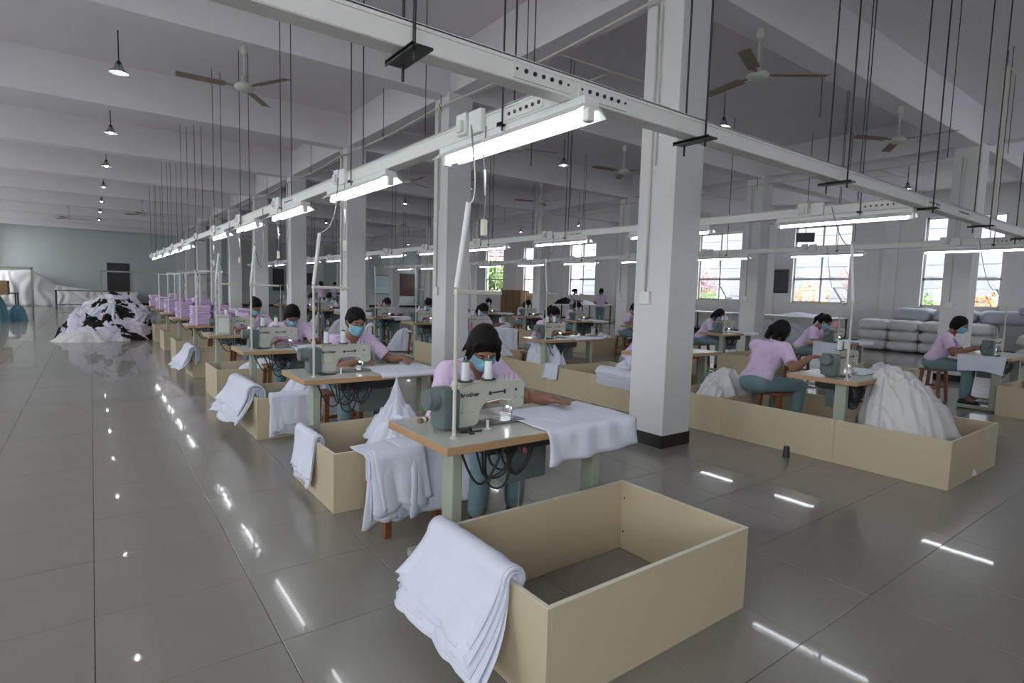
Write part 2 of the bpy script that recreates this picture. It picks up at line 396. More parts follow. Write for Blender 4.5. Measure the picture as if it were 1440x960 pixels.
# extra bare rods hanging between the rows
rx = rnd(5)
for i, (x, y) in enumerate([(3.1, 3.95), (3.25, 6.2), (7.4, 3.6), (7.6, 6.1), (8.0, 2.4), (11.2, 2.6), (11.3, 4.7), (7.5, 8.3)]):
    tag(MB().tube([(x, y, 2.5+.6*(i % 3)), (x, y, ZC)], .005, 5).build('hanging_rod', rod_m), 'bare threaded rod ending in mid air, %s' % ['left of the nearest column', 'left of the nearest column but farther back', 'between the middle and right rows, near', 'between the middle and right rows, second bay', 'nearest one right of the nearest column', 'right of the right row, nearest', 'right of the right row, second bay', 'between the middle and right rows, third bay'][i], 'rod', 'bare rods left hanging from the ceiling')
def pendant():
    p = empty('pendant_lamp', (0, 0, 0), 0, 'x', 'lamp')
    MB().tube([(0, 0, .09), (0, 0, .55)], .009, 6).lathe([(.0, .55), (.03, .55), (.03, .53), (0, .53)], n=10).build('stem', rod_m, p)
    MB().lathe([(0, .1), (.022, .1), (.024, .05), (.03, .03), (0, .03)], n=12).build('lamp_socket', dark_m, p, smooth='auto')
    MB().lathe([(.028, .05), (.045, .02), (.075, -.015), (.12, -.055), (.124, -.066), (.118, -.06), (.072, -.02), (.042, .012), (.026, .04)], n=24).build('shade', shade_m, p, smooth=True)
    w = MB()
    for k in range(4): a = PI/2*k; w.tube([(.02*math.cos(a), .02*math.sin(a), .09), (.045*math.cos(a), .045*math.sin(a), .03), (.05*math.cos(a), .05*math.sin(a), .01)], .004, 4)
    w.build('guard', dark_m, p)
    MB().lathe([(0, -.085), (.018, -.08), (.033, -.055), (.034, -.035), (.02, -.005), (.016, .03), (0, .03)], n=14).build('bulb', bulb_m, p, smooth=True)
    return p
P0 = pendant(); first.append(P0)
for ci, (x, nm) in enumerate(((.4, 'left'), (8.65, 'middle'), (16.7, 'right'))):
    for k in range(0 if ci else 1, 8):
        put(P0, (x, 5.8+4.03*k, 4.34), 0, 'pendant lamp with a dished metal shade, %s of the %s line of pendants' % (ORD[k-(0 if ci else 1)], nm), 'pendant lamps under the ceiling')
def fan():
    p = empty('ceiling_fan', (0, 0, 0), 0, 'x', 'fan')
    MB().lathe([(0, .46), (.03, .46), (.04, .40), (.03, .36), (.012, .35), (.012, .08), (.0, .08)], n=14).build('down_rod', fan_m, p, smooth='auto')
    MB().lathe([(0, .12), (.03, .12), (.035, .05), (.075, .03), (.11, .0), (.112, -.02), (.09, -.045), (.05, -.06), (0, -.062)], n=24).build('motor', fan_m, p, smooth=True)
    for k in range(3):
        M = Matrix.Rotation(2*PI*k/3, 4, 'Z')
        b = MB().box((.09, -.02, -.012), (.22, .02, -.004), M=M)
        B = M @ Matrix.Translation((.2, 0, -.008)) @ Matrix.Rotation(R_(10), 4, 'X')
        b.prism([(0, -.004), (.5, -.004), (.5, .0), (0, .0)], -.055, .06, M=B); b.build('blade', rust_m if k != 3 else fan_m, p)
    return p
F0 = fan(); first.append(F0)
fans = [(1.52, 7.45, -1.10), (5.62, 3.4, -.70), (9.3, 3.4, .56), (5.6, 11.4, .5), (8.1, 7.5, .9), (1.5, 23.6, .2), (-.6, 27.6, .1), (9.3, 11.4, .7), (5.6, 19.5, .3), (9.3, 19.5, .2), (5.6, 7.5, 1.8)]
for i, (x, y, a) in enumerate(fans):
    w = ['above the left row nearest the camera', 'just behind the nearest column, rusty bladed', 'right of the nearest column above the right row', 'beyond the second column above the middle row', 'between the middle and right rows in the second bay', 'far down the left row near its end', 'leftmost and farthest, above the left aisle', 'third bay above the right row', 'far off above the middle row, fifth bay', 'far off above the right row, fifth bay', 'second bay above the middle row'][i]
    put(F0, (x, y, 3.73), a, 'three bladed ceiling fan %s' % w, 'ceiling fans')

# ------------------------------------------------------------------ bodies: smooth union of shapes on a grid, then a surface net
def ell(c, r, M=None, k=.03, op='u'): return ('e', Vector(c), r, M, k, op)
def cap(a, b, ra, rb=None, k=.03, op='u'): return ('c', Vector(a), Vector(b), ra, ra if rb is None else rb, k, op)
def prim_bb(p):
    if p[0] == 'e': R = max(p[2]); return p[1]-Vector((R,)*3), p[1]+Vector((R,)*3)
    a, b, R = p[1], p[2], max(p[3], p[4]); return Vector([min(a[i], b[i])-R for i in range(3)]), Vector([max(a[i], b[i])+R for i in range(3)])
def sdf_mesh(name, prims, h, bump=0., post=None):
    un = [p for p in prims if p[-1] == 'u']; bbs = [prim_bb(p) for p in un]
    lo = np.array([min(b[0][i] for b in bbs) for i in range(3)])-3*h; hi = np.array([max(b[1][i] for b in bbs) for i in range(3)])+3*h
    n = np.ceil((hi-lo)/h).astype(int)+1; F = np.full(n, .5, np.float32)
    ax = [lo[i]+h*np.arange(n[i], dtype=np.float32) for i in range(3)]
    for p in prims:
        k = p[-2]; op = p[-1]; a, b = prim_bb(p); mg = k+2.5*h
        i0 = [max(0, int((a[i]-mg-lo[i])/h)) for i in range(3)]; i1 = [min(n[i], int((b[i]+mg-lo[i])/h)+2) for i in range(3)]
        if any(i1[i] <= i0[i] for i in range(3)): continue
        X, Y, Z = np.meshgrid(*[ax[i][i0[i]:i1[i]] for i in range(3)], indexing='ij')
        if p[0] == 'c':
            A, B, ra, rb = p[1], p[2], p[3], p[4]; ba = B-A; L = max(ba.length_squared, 1e-9)
            t = np.clip(((X-A.x)*ba.x+(Y-A.y)*ba.y+(Z-A.z)*ba.z)/L, 0, 1)
            d = np.sqrt((X-A.x-t*ba.x)**2+(Y-A.y-t*ba.y)**2+(Z-A.z-t*ba.z)**2)-(ra+(rb-ra)*t)
        else:
            c, r, M = p[1], p[2], p[3]; x, y, z = X-c.x, Y-c.y, Z-c.z
            if M is not None:
                q = M.transposed(); x, y, z = [q[i][0]*x+q[i][1]*y+q[i][2]*z for i in range(3)]
            k0 = np.sqrt((x/r[0])**2+(y/r[1])**2+(z/r[2])**2); k1 = np.sqrt((x/r[0]**2)**2+(y/r[1]**2)**2+(z/r[2]**2)**2)
            d = k0*(k0-1)/np.maximum(k1, 1e-6)
        sl = tuple(slice(i0[i], i1[i]) for i in range(3)); f = F[sl]
        if op == 'u':
            hh = np.clip(.5+.5*(f-d)/k, 0, 1); F[sl] = f*(1-hh)+d*hh-k*hh*(1-hh)
        elif op == 's': F[sl] = np.maximum(f, -d)
    if post is not None or bump:
        X, Y, Z = np.meshgrid(*ax, indexing='ij')
        if bump: F += bump*(np.sin(23*X+9*np.sin(17*Z+4*Y))*np.sin(31*Z+6*np.sin(13*X))+.5*np.sin(57*Z+8*np.sin(31*X+11*Y)))
        if post is not None: F = post(F, X, Y, Z)
    s = F < 0; cs = {}
    sh = tuple(x-1 for x in F.shape)
    def g(a, i, j, k): return a[i:sh[0]+i, j:sh[1]+j, k:sh[2]+k]
    cnt = sum(g(s, i, j, k).astype(np.int8) for i in (0, 1) for j in (0, 1) for k in (0, 1))
    act = (cnt > 0) & (cnt < 8); ids = np.full(sh, -1, np.int64); idx = np.argwhere(act); ids[act] = np.arange(len(idx))
    acc = np.zeros((len(idx), 3)); num = np.zeros(len(idx)); I, J, K = idx.T
    cor = [(0,0,0),(1,0,0),(0,1,0),(1,1,0),(0,0,1),(1,0,1),(0,1,1),(1,1,1)]
    for a, b in ((0,1),(2,3),(4,5),(6,7),(0,2),(1,3),(4,6),(5,7),(0,4),(1,5),(2,6),(3,7)):
        ca, cb = cor[a], cor[b]; fa = F[I+ca[0], J+ca[1], K+ca[2]]; fb = F[I+cb[0], J+cb[1], K+cb[2]]
        mk = (fa < 0) != (fb < 0); t = np.where(mk, fa/np.where(mk, fa-fb, 1), 0)
        for q in range(3): acc[:, q] += mk*(ca[q]+t*(cb[q]-ca[q]))
        num += mk
    V = (idx+acc/num[:, None])*h+lo
    faces = []
    for axn in range(3):
        e = [0, 0, 0]; e[axn] = 1; u, w = [(1, 2), (2, 0), (0, 1)][axn]
        N = F.shape
        r = [slice(1, N[q]-1) for q in range(3)]; r[axn] = slice(0, N[axn]-1)
        r2 = list(r); r2[axn] = slice(1, N[axn])
        s0, s1 = s[tuple(r)], s[tuple(r2)]; ch_ = np.argwhere(s0 != s1)
        if not len(ch_): continue
        inside = s0[tuple(ch_.T)]; base = ch_.copy()
        for q in range(3):
            if q != axn: base[:, q] += 1
        def cid(du, dw):
            c = base.copy(); c[:, u] += du; c[:, w] += dw; return ids[tuple(c.T)]
        q4 = np.stack([cid(-1, -1), cid(0, -1), cid(0, 0), cid(-1, 0)], 1)
        q4[~inside] = q4[~inside][:, ::-1]; faces.append(q4)
    Fc = np.concatenate(faces); Fc = Fc[(Fc >= 0).all(1)]
    me = bpy.data.meshes.new(name); me.vertices.add(len(V)); me.vertices.foreach_set('co', V.astype(np.float32).ravel())
    me.loops.add(len(Fc)*4); me.loops.foreach_set('vertex_index', Fc.astype(np.int32).ravel())
    me.polygons.add(len(Fc)); me.polygons.foreach_set('loop_start', np.arange(len(Fc), dtype=np.int32)*4)
    me.polygons.foreach_set('loop_total', np.full(len(Fc), 4, np.int32)); me.update(calc_edges=True); me.validate()
    me.polygons.foreach_set('use_smooth', [True]*len(me.polygons)); return me
def merge(a, b):
    bm = bmesh.new(); bm.from_mesh(a); bm.from_mesh(b); bm.to_mesh(a); bm.free()
    a.polygons.foreach_set('use_smooth', [True]*len(a.polygons)); return a

def hand_prims(w, d, n, curl, side):
    """wrist w, finger direction d, back-of-hand normal n; side=+1: thumb towards n x d"""
    d = d.normalized(); n = (n-d*n.dot(d)).normalized(); s = n.cross(d)*side; P = []
    for q in (-.024, -.008, .008, .022): P.append(cap(w+s*q*.6, w+d*.075+s*q, .013, .011, .010))
    for i, (q, L) in enumerate(((.024, .062), (.008, .072), (-.008, .068), (-.023, .052))):
        a = w+d*.078+s*q; c = curl
        d1 = (d*math.cos(c)-n*math.sin(c)+s*q*2.2).normalized(); b = a+d1*L*.45
        d2 = (d*math.cos(c*2)-n*math.sin(c*2)+s*q*2.2).normalized(); e = b+d2*L*.30
        d3 = (d*math.cos(c*2.8)-n*math.sin(c*2.8)+s*q*2.2).normalized(); g_ = e+d3*L*.25
        P += [cap(a, b, .0088, .0082, .004), cap(b, e, .0082, .0076, .004), cap(e, g_, .0076, .0068, .004)]
    t0 = w+d*.02+s*.022; t1 = w+d*.055+s*.048-n*.006; t2 = w+d*.085+s*.056-n*.012
    P += [cap(t0, t1, .012, .0095, .008), cap(t1, t2, .0095, .0078, .004)]
    return P
def ik(S, T, L1, L2, hint):
    d = T-S; L = min(d.length, (L1+L2)*.995); dn = d.normalized(); T2 = S+dn*L
    a = (L1*L1-L2*L2+L*L)/(2*L); hgt = math.sqrt(max(0, L1*L1-a*a)); hv = (hint-dn*hint.dot(dn)).normalized()
    return S+dn*a+hv*hgt, T2
def person(label, loc, rz, lean=28, twist=0, hp=35, hyaw=0, hroll=0, lh=(.25, -.55, .80), rh=(-.2, -.5, .80), h=.012, standing=False,
           hair='short', mask=True, sleeve=.6, curl=.25, shirt=shirt_m, emblem=False, finehands=False, seat=.47, skin=skin_m, legs=None, group='garment workers'):
    root = empty('person', loc, rz, label, 'person', group)
    hz = .90 if standing else seat+.085
    hc = Vector((0, 0, hz)); th = R_(lean)
    T = Matrix.Rotation(R_(twist), 3, 'Z') @ Matrix.Rotation(th, 3, 'X')   # local axes: x right, -y forward, z along the spine
    sp = lambda x, y, z: hc+T @ Vector((x, y, z))
    B = []
    B += [ell(sp(0, .01, .02), (.155, .11, .12), T), ell(sp(0, 0, .16), (.125, .092, .13), T), ell(sp(0, .005, .31), (.142, .10, .14), T, .05),
          cap(sp(-.142, .01, .415), sp(.142, .01, .415), .052, None, .05), ell(sp(-.065, -.075, .29), (.055, .045, .055), T, .04), ell(sp(.065, -.075, .29), (.055, .045, .055), T, .04)]
    nb = sp(0, .0, .45); Hm = Matrix.Rotation(R_(twist+hyaw), 3, 'Z') @ Matrix.Rotation(R_(hroll), 3, 'Y') @ Matrix.Rotation(R_(hp), 3, 'X')
    mixd = (T @ Vector((0, -.12, 1))).normalized(); nt = nb+mixd*.085
    hcen = nt+Hm @ Vector((0, -.02, .095)); hl = lambda x, y, z: hcen+Hm @ Vector((x, y, z))
    head = [cap(nb, nt+Hm @ Vector((0, 0, .02)), .054, .048, .03), ell(hl(0, .012, .018), (.074, .092, .088), Hm, .02), ell(hl(0, -.03, -.045), (.058, .058, .068), Hm, .03),
            ell(hl(0, -.055, -.092), (.028, .026, .022), Hm, .02), cap(hl(0, -.088, .012), hl(0, -.102, -.026), .008, .012, .012), ell(hl(0, -.09, -.062), (.022, .012, .012), Hm, .012),
            ell(hl(-.074, .005, -.018), (.010, .018, .028), Hm, .006), ell(hl(.074, .005, -.018), (.010, .018, .028), Hm, .006)]
    for s_ in (-1, 1):
        head.append(ell(hl(s_*.032, -.088, .0), (.017, .012, .010), Hm, .01, 's')); head.append(ell(hl(s_*.031, -.072, .0), (.0135, .0135, .0115), Hm, .004))
        head.append(cap(hl(s_*.016, -.086, .022), hl(s_*.048, -.074, .022), .006, .005, .012))
    B += head
    arms = []; sleeves = []; hands = []
    for s_, tg in ((1, lh), (-1, rh)):
        Sh = sp(s_*.174, .005, .405); tgt = Vector(tg)
        el, wr = ik(Sh, tgt, .265, .235, Vector((s_*.55, .5, -.7)))
        B += [cap(Sh, el, .047, .037, .03), cap(el, el+(wr-el)*.45, .040, .036, .02), cap(el+(wr-el)*.4, wr, .036, .025, .02)]
        d = (wr-el).normalized(); dd = Vector((d.x, d.y, d.z*.35 if abs(wr.z-.8) < .12 else d.z)).normalized()
        hp_ = hand_prims(wr, dd, Vector((0, 0, 1)), curl, s_)
        if finehands: hands.append([cap(el+(wr-el)*.75, wr, .029, .025, .01)]+hp_)
        else: B += hp_
        e2 = Sh+(el-Sh)*sleeve*1.45 if sleeve < .68 else el+(wr-el)*(sleeve-.68)*2
        sleeves.append((Sh, Sh+(el-Sh)*min(1, sleeve*1.3), el, wr, s_))
    legsP = []; trou = []; shoes = []
    for s_ in (-1, 1):
        hj = hc+Vector((s_*.085, -.02, -.01))
        if standing: kn = hc+Vector((s_*.09, -.03, -.43)); an = Vector((s_*.095, .03, .08))
        else:
            kn = Vector((s_*.15, -.42, seat+.055)); an = Vector((s_*.14, -.40, .09))
            if legs: kn = Vector((legs[0]*1+s_*.12, -.40, seat+.05)); an = Vector((legs[0]+s_*.13, -.36+legs[1]*s_, .09))
        B += [cap(hj, kn, .078, .052, .03), cap(kn, an, .050, .036, .03), cap(an, an+Vector((0, -.12, -.04)), .036, .028, .02)]
        trou += [cap(hj, kn, .092, .066, .04), cap(kn, an+Vector((0, 0, .03)), .066, .054, .03)]
        shoes += [cap(an+Vector((0, .03, -.055)), an+Vector((0, -.14, -.058)), .036, .03, .02), cap(an+Vector((0, 0, -.01)), an+Vector((0, -.02, -.04)), .042, .038, .02)]
    body = sdf_mesh('body', B, h)
    for hp_ in hands: merge(body, sdf_mesh('hand', hp_, .0036))
    link('body', body, skin, root)
    # trousers
    trou = [ell(hc+Vector((0, .015, .0)), (.172, .13, .12), None, .04)]+trou
    link('trousers', sdf_mesh('trousers', trou, h, .0015), jean_m, root)
    for q in (0, 2): link('shoe', sdf_mesh('shoe', shoes[q:q+2], h), shoe_m, root)
    # shirt
    SP = [ell(sp(0, .01, .03), (.175, .130, .13), T, .04), ell(sp(0, 0, .16), (.148, .115, .14), T, .04), ell(sp(0, .0, .31), (.168, .12, .15), T, .05),
          cap(sp(-.15, .01, .412), sp(.15, .01, .412), .062, None, .05), ell(sp(-.065, -.08, .28), (.062, .05, .065), T, .04), ell(sp(.065, -.08, .28), (.062, .05, .065), T, .04)]
    for Sh, e2, el, wr, s_ in sleeves:
        SP.append(cap(Sh, Sh+(el-Sh)*.88, .062, .060, .035))
    zc = sp(0, 0, -.075); up = T @ Vector((0, 0, 1)); nn = (nt-nb).normalized(); neckc = nb
    cuts = [(Sh+(el-Sh)*sleeve*1.2, (el-Sh).normalized(), Sh) for Sh, e2, el, wr, s_ in sleeves]
    def post(F, X, Y, Z):
        F = np.maximum(F, -((X-zc.x)*up.x+(Y-zc.y)*up.y+(Z-zc.z)*up.z))
        for c, d, Sh in cuts:
            dist = (X-c.x)*d.x+(Y-c.y)*d.y+(Z-c.z)*d.z; rad = np.sqrt((X-c.x)**2+(Y-c.y)**2+(Z-c.z)**2)
            F = np.where((rad < .11) & (dist > -.005), np.maximum(F, dist), F)
        return F
    SP.append(cap(nb-nn*.02, nb+nn*.2, .060, .075, .01, 's')); SP.append(cap(sp(0, -.075, .46), sp(0, -.135, .34), .045, .004, .01, 's'))
    sh = link('shirt', sdf_mesh('shirt', SP, h*.95, .0028, post), shirt, root)
    # collar flaps
    for s_ in (-1, 1):
        c = MB(); q = [sp(s_*.012, .066, .475), sp(s_*.055, .045, .478), sp(s_*.066, .0, .468), sp(s_*.052, -.055, .447), sp(s_*.022, -.098, .41)]
        q2 = [sp(s_*.012, .092, .44), sp(s_*.082, .062, .448), sp(s_*.098, .0, .44), sp(s_*.086, -.068, .42), sp(s_*.045, -.135, .375)]
        c.add(q+q2, [(i, i+1, i+6, i+5) for i in range(4)])
        solid(c.build('collar', shirt, sh, smooth=True), .005)
    if emblem:
        e = MB(); M = Matrix.Translation(sp(.085, -.142, .325)) @ T.to_4x4() @ Matrix.Rotation(PI/2, 4, 'X')
        for a in range(5):
            w = R_(90+(a-2)*38); e.tube([M @ Vector((0, -.004, .004)), M @ Vector((.013*math.cos(w), .013*math.sin(w), .004))], [.0025, .0065], 6)
        e.tube([M @ Vector((-.018, -.014, .003)), M @ Vector((.018, -.014, .003))], .003, 5)
        e.build('emblem', collar_m, sh)
    # hair
    HP = [ell(hl(0, .02, .030), (.084, .098, .092), Hm, .02), ell(hl(0, .045, -.015), (.080, .070, .075), Hm, .02)]
    if hair == 'short': HP += [ell(hl(0, .06, -.045), (.066, .045, .065), Hm, .02), ell(hl(-.070, .015, -.045), (.018, .035, .05), Hm, .02), ell(hl(.070, .015, -.045), (.018, .035, .05), Hm, .02), ell(hl(-.066, .0, -.02), (.018, .03, .05), Hm, .02), ell(hl(.066, .0, -.02), (.018, .03, .05), Hm, .02)]
    if hair == 'bob': HP += [cap(hl(-.072, .01, .0), hl(-.078, -.01, -.10), .03, .02, .02), cap(hl(.072, .01, .0), hl(.078, -.01, -.10), .03, .02, .02), cap(hl(-.05, .07, -.03), hl(-.05, .07, -.13), .05, .03, .03), cap(hl(.05, .07, -.03), hl(.05, .07, -.13), .05, .03, .03)]
    if hair == 'bun': HP += [ell(hl(0, .115, .03), (.045, .04, .042), Hm, .01)]
    if hair == 'pony': HP += [ell(hl(0, .105, .05), (.03, .03, .03), Hm, .01), cap(hl(0, .12, .05), hl(.02, .145, -.05), .03, .035, .02), cap(hl(.02, .145, -.05), hl(.02, .12, -.16), .035, .012, .02)]
    if hair == 'loose': HP += [cap(hl(-.07, .0, .02), hl(-.095, -.02, -.09), .028, .008, .02), cap(hl(.07, .0, .02), hl(.088, -.03, -.08), .028, .010, .02), ell(hl(0, .10, -.01), (.05, .05, .05), Hm, .02), cap(hl(-.06, .05, .0), hl(-.108, .03, -.07), .022, .005, .02),
                              cap(hl(-.06, -.05, .07), hl(-.088, -.06, -.03), .014, .005, .015), cap(hl(.06, -.05, .07), hl(.082, -.065, -.03), .014, .005, .015)]
    HP += [ell(hl(0, -.115, -.035), (.078, .072, .092), Hm, .01, 's')]
    link('hair', sdf_mesh('hair', HP, h*.8, .0022), hair_m, root)
    if mask:
        def mp(F, X, Y, Z):
            x, y, z = [Hm[0][i]*(X-hcen.x)+Hm[1][i]*(Y-hcen.y)+Hm[2][i]*(Z-hcen.z) for i in range(3)]
            return np.maximum.reduce([F, z+.012+.12*x*x/.01*.05, -z-.108, y+.018, np.abs(x)-.064])
        MP = [ell(hl(0, -.034, -.045), (.068, .064, .074), Hm, .02), cap(hl(0, -.086, -.01), hl(0, -.106, -.03), .014, .020, .02), ell(hl(0, -.092, -.062), (.032, .022, .026), Hm, .02), ell(hl(0, -.06, -.092), (.038, .036, .03), Hm, .02)]
        mk = link('face_mask', sdf_mesh('mask', MP, min(h, .008)*.75, 0, mp), mask_m, root)
        for s_ in (-1, 1):
            t = MB(); t.tube([hl(s_*.062, -.04, -.03), hl(s_*.076, -.01, -.012), hl(s_*.082, .012, .0)], .0022, 4); t.tube([hl(s_*.06, -.035, -.085), hl(s_*.074, -.005, -.05), hl(s_*.08, .014, -.01)], .0022, 4); t.build('strap', white_pl, mk)
    for s_ in (-1, 1):
        f = MB(); f.tube([hl(s_*(.02+.006*i), -.0865+.0016*i*i*.5, -.003-.0016*abs(i-2)*-1) for i in range(5)], .0022, 5); f.build('eyelashes', face_m, root)
    for s_ in (-1, 1):
        f = MB(); f.tube([hl(s_*.015, -.0935, .023), hl(s_*.032, -.0885, .028), hl(s_*.05, -.079, .023)], [.0018, .0032, .0015], 5); f.build('eyebrow', hair_m, root)
    return root

# ------------------------------------------------------------------ sewing stations
def table():
    t = empty('sewing_table', (0, 0, 0), 0, 'x', 'table')
    MB().box((0, 0, .70), (1.17, .60, .738), ch=.006).build('tabletop', ply_m, t)
    MB().box((.003, .003, .738), (1.167, .597, .7405), ch=.001).build('laminate', lam_m, t)
    for x in (.10, 1.0):
        l = MB().box((x, .12, .05), (x+.055, .215, .70), ch=.004).build('leg', green_m, t)
        MB().box((x-.005, .10, .015), (x+.06, .56, .055), ch=.006).build('foot', green_m, l)
    MB().box((.155, .16, .16), (1.0, .19, .20)).build('crossbar', green_m, t)
    MB().box((.06, .10, .69), (1.10, .5, .70)).build('top_rail', green_m, t)
    MB().box((.34, .20, .60), (.80, .50, .70), ch=.01).build('oil_pan', dark_m, t)
    c = MB().box((.52, .28, .40), (.80, .48, .62), ch=.015).build('control_box', grey_m, t)
    for i in range(6):
        MB().tube([(.40+.035*i, .20, .62-.01*(i % 2)), (.40+.035*i, .185, .60-.01*(i % 2))], .008+.003*(i % 2), 6).build('connector', [steel_m, ply_m, pink_m][i % 3] if i % 2 else steel_m, t)
    rr = rnd(11)
    for i in range(6):
        x0, x1 = .22+.04*i, .40+.03*i; d = rr.uniform(.06, .24); y = .12+.02*(i % 4)
        p = [(x0+(x1-x0)*u+.01*math.sin(9*u+i), y+.03*math.sin(5*u), .69-d*4*u*(1-u)-.05*u) for u in np.linspace(0, 1, 12)]
        MB().tube(p, .0055 if i < 6 else .004, 6).build('cable', cable_m, t, smooth=True)
    p = [(.155+.0*u, .10, .69-.17*math.sin(PI*u)) if False else (.12+.26*u, .09, .70-.22*math.sin(PI*u)*(1-.3*u)) for u in np.linspace(0, 1, 14)]
    MB().tube(p, .006, 6).build('cable', cable_m, t, smooth=True)
    pd = MB().box((.42, .22, .06), (.70, .46, .075), M=Matrix.Translation((0, 0, .0))).build('treadle', dark_m, t)
    MB().tube([(.66, .34, .08), (.66, .34, .41)], .006, 6).build('pitman_rod', steel_m, t)
    return t
def machine():
    t = empty('sewing_machine', (0, 0, 0), 0, 'x', 'sewing machine')
    prof = [(0, .012), (.118, .012), (.132, .03), (.142, .085), (.165, .125), (.20, .145), (.30, .150), (.325, .135), (.345, .105), (.365, .088), (.435, .088), (.45, .10), (.452, .235), (.44, .245), (.05, .245), (0, .235)]
    MB().prism(prof, -.055, .055).build('arm', mach_m, t, smooth='auto', bevel=.008)
    MB().box((-.03, -.062, 0), (.46, .062, .012), ch=.004).build('bed', mat('bed_steel', (.25, .26, .25), .35, .6), t)
    MB().box((.30, -.05, .012), (.46, .05, .014)).build('needle_plate', steel_m, t)
    MB().box((.02, -.060, .09), (.11, -.054, .205), ch=.002).build('back_cover', mach_m, t)
    g = MB().box((-.105, -.075, .012), (.0, .075, .232), ch=.02).build('motor_housing', grey_m, t, smooth='auto')
    MX = Matrix.Rotation(-PI/2, 4, 'Y')
    MB().lathe([(0, .0), (.058, 0), (.058, .02), (.058, .045), (.052, .055)], (-.10, 0, .172), 20, M=MX).build('motor', grey_m, g, smooth='auto')
    MB().lathe([(.0, .05), (.045, .05), (.048, .058), (.056, .058), (.056, .068), (.050, .074), (0, .074)], (-.10, 0, .172), 20, M=MX).build('handwheel', grey_m, g, smooth='auto')
    MB().box((-.09, .076, .05), (-.01, .084, .17), ch=.003).build('control_panel', dark_m, g)
    MB().tube([(.40, 0, .09), (.40, 0, .03)], .005, 8).tube([(.40, 0, .035), (.40, 0, .014)], .0018, 5).build('needle_bar', steel_m, t, smooth=True)
    MB().tube([(.40, .018, .1), (.40, .018, .02)], .005, 6).box((.388, -.022, .0145), (.412, .02, .019)).build('presser_foot', steel_m, t)
    MB().box((.355, -.05, .012), (.37, .05, .05)).build('thread_guard', steel_m, t)
    MB().tube([(.375, .01, .087), (.375, .01, .078)], .008, 8).build('needle_lamp', led_m, t)
    MB().tube([(.20, -.058, .188), (.30, -.058, .192)], .004, 6).tube([(.20, -.064, .180), (.20, -.064, .198)], .007, 6).tube([(.30, -.064, .18), (.30, -.064, .205)], .006, 6).build('presser_lever', dark_m, t)
    for x, z, r in ((.385, .195, .0075), (.385, .150, .003), (.43, .145, .003), (.02, .095, .004)): MB().tube([(x, -.054, z), (x, -.0575, z)], r, 10).build('screw', dark_m, t)
    for x in (.34, .37, .41): MB().tube([(x, 0, .24), (x, 0, .285-.2*abs(x-.37))], .003, 5).build('thread_pin', steel_m, t)
    w = MB().tube([(.18, -.06, .14), (.26, -.075, .152), (.34, -.07, .14), (.39, -.065, .09)], .004, 6).build('air_hose', white_pl, t, smooth=True)
    MB().lathe([(.018, 0), (.021, .004), (.009, .006), (.008, .045), (.011, .05), (0, .05)], (.155, -.11, 0), 12).build('bobbin_winder', white_pl, t, smooth='auto')
    MB().box((-.03, -.13, .0), (.02, -.085, .02), ch=.004).box((-.0, -.135, .0), (.10, -.125, .008)).build('hinge', dark_m, t)
    tx = bpy.data.curves.new('lettering', 'FONT'); tx.body = 'brother'; tx.size = .034; tx.extrude = .0006; tx.align_x = 'CENTER'; tx.offset = .0007
    to = bpy.data.objects.new('lettering_c', tx); COL.objects.link(to)
    me = bpy.data.meshes.new_from_object(to.evaluated_get(bpy.context.evaluated_depsgraph_get())); bpy.data.objects.remove(to)
    me.transform(Matrix.Translation((.068, -.0612, .18)) @ Matrix.Rotation(PI/2, 4, 'X') @ Matrix.Scale(1.15, 4, (1, 0, 0)))
    link('lettering', me, dark_m, t)
    # cone tray on two stalks
    for x in (.055, .205):
        d = MB().lathe([(0, .262), (.045, .262), (.047, .266), (.0, .2665)], (x, -.03, 0), 18).build('cone_tray', dark_m, t, smooth='auto')
        MB().tube([(x, -.03, .24), (x, -.03, .40)], .003, 6).build('spool_pin', steel_m, d)
    MB().box((.01, -.045, .245), (.25, -.02, .256), ch=.002).build('tray_bar', mach_m, t)
    return t
def cone(capm, thm):
    t = empty('thread_cone', (0, 0, 0), 0, 'x', 'thread')
    MB().lathe([(0, 0), (.024, 0), (.0245, .004), (.021, .10), (.0195, .104), (0, .104)], n=18).build('thread', thm, t, smooth='auto')
    MB().lathe([(.019, .104), (.016, .116), (.006, .118), (0, .118)], n=14).build('cone_tip', capm, t, smooth='auto')
    return t
def stand():
    t = empty('thread_stand', (0, 0, 0), 0, 'x', 'thread stand')
    MB().tube([(0, 0, 0), (0, 0, .68)], .0085, 10).lathe([(.018, 0), (.018, .006), (.009, .008)], n=12).build('pole', pvc_m, t, smooth='auto')
    MB().tube([(0, 0, .225), (0, 0, .265)], .014, 10).build('clamp', pvc_m, t, smooth='auto')
    MB().box((-.01, -.012, .655), (.30, .012, .675), ch=.003, M=Matrix.Rotation(R_(14), 4, 'Z')).build('cross_arm', pvc_m, t)
    return t
def conduit(p0, p1, p2, sag, label):
    t = empty('power_lead', p0, 0, label, 'cable'); p0, p1, p2 = map(Vector, (p0, p1, p2))
    MB().tube([(0, 0, 0), p1-p0], .0125, 10).build('sleeve', white_pl, t, smooth='auto')
    a, b = p1-p0, p2-p0
    MB().tube([a+(b-a)*u+Vector((0, 0, -sag*4*u*(1-u)))+Vector((.03*math.sin(PI*u), 0, 0)) for u in np.linspace(-.02, 1, 18)], .0045, 6).build('cable', gcable_m, t, smooth=True)
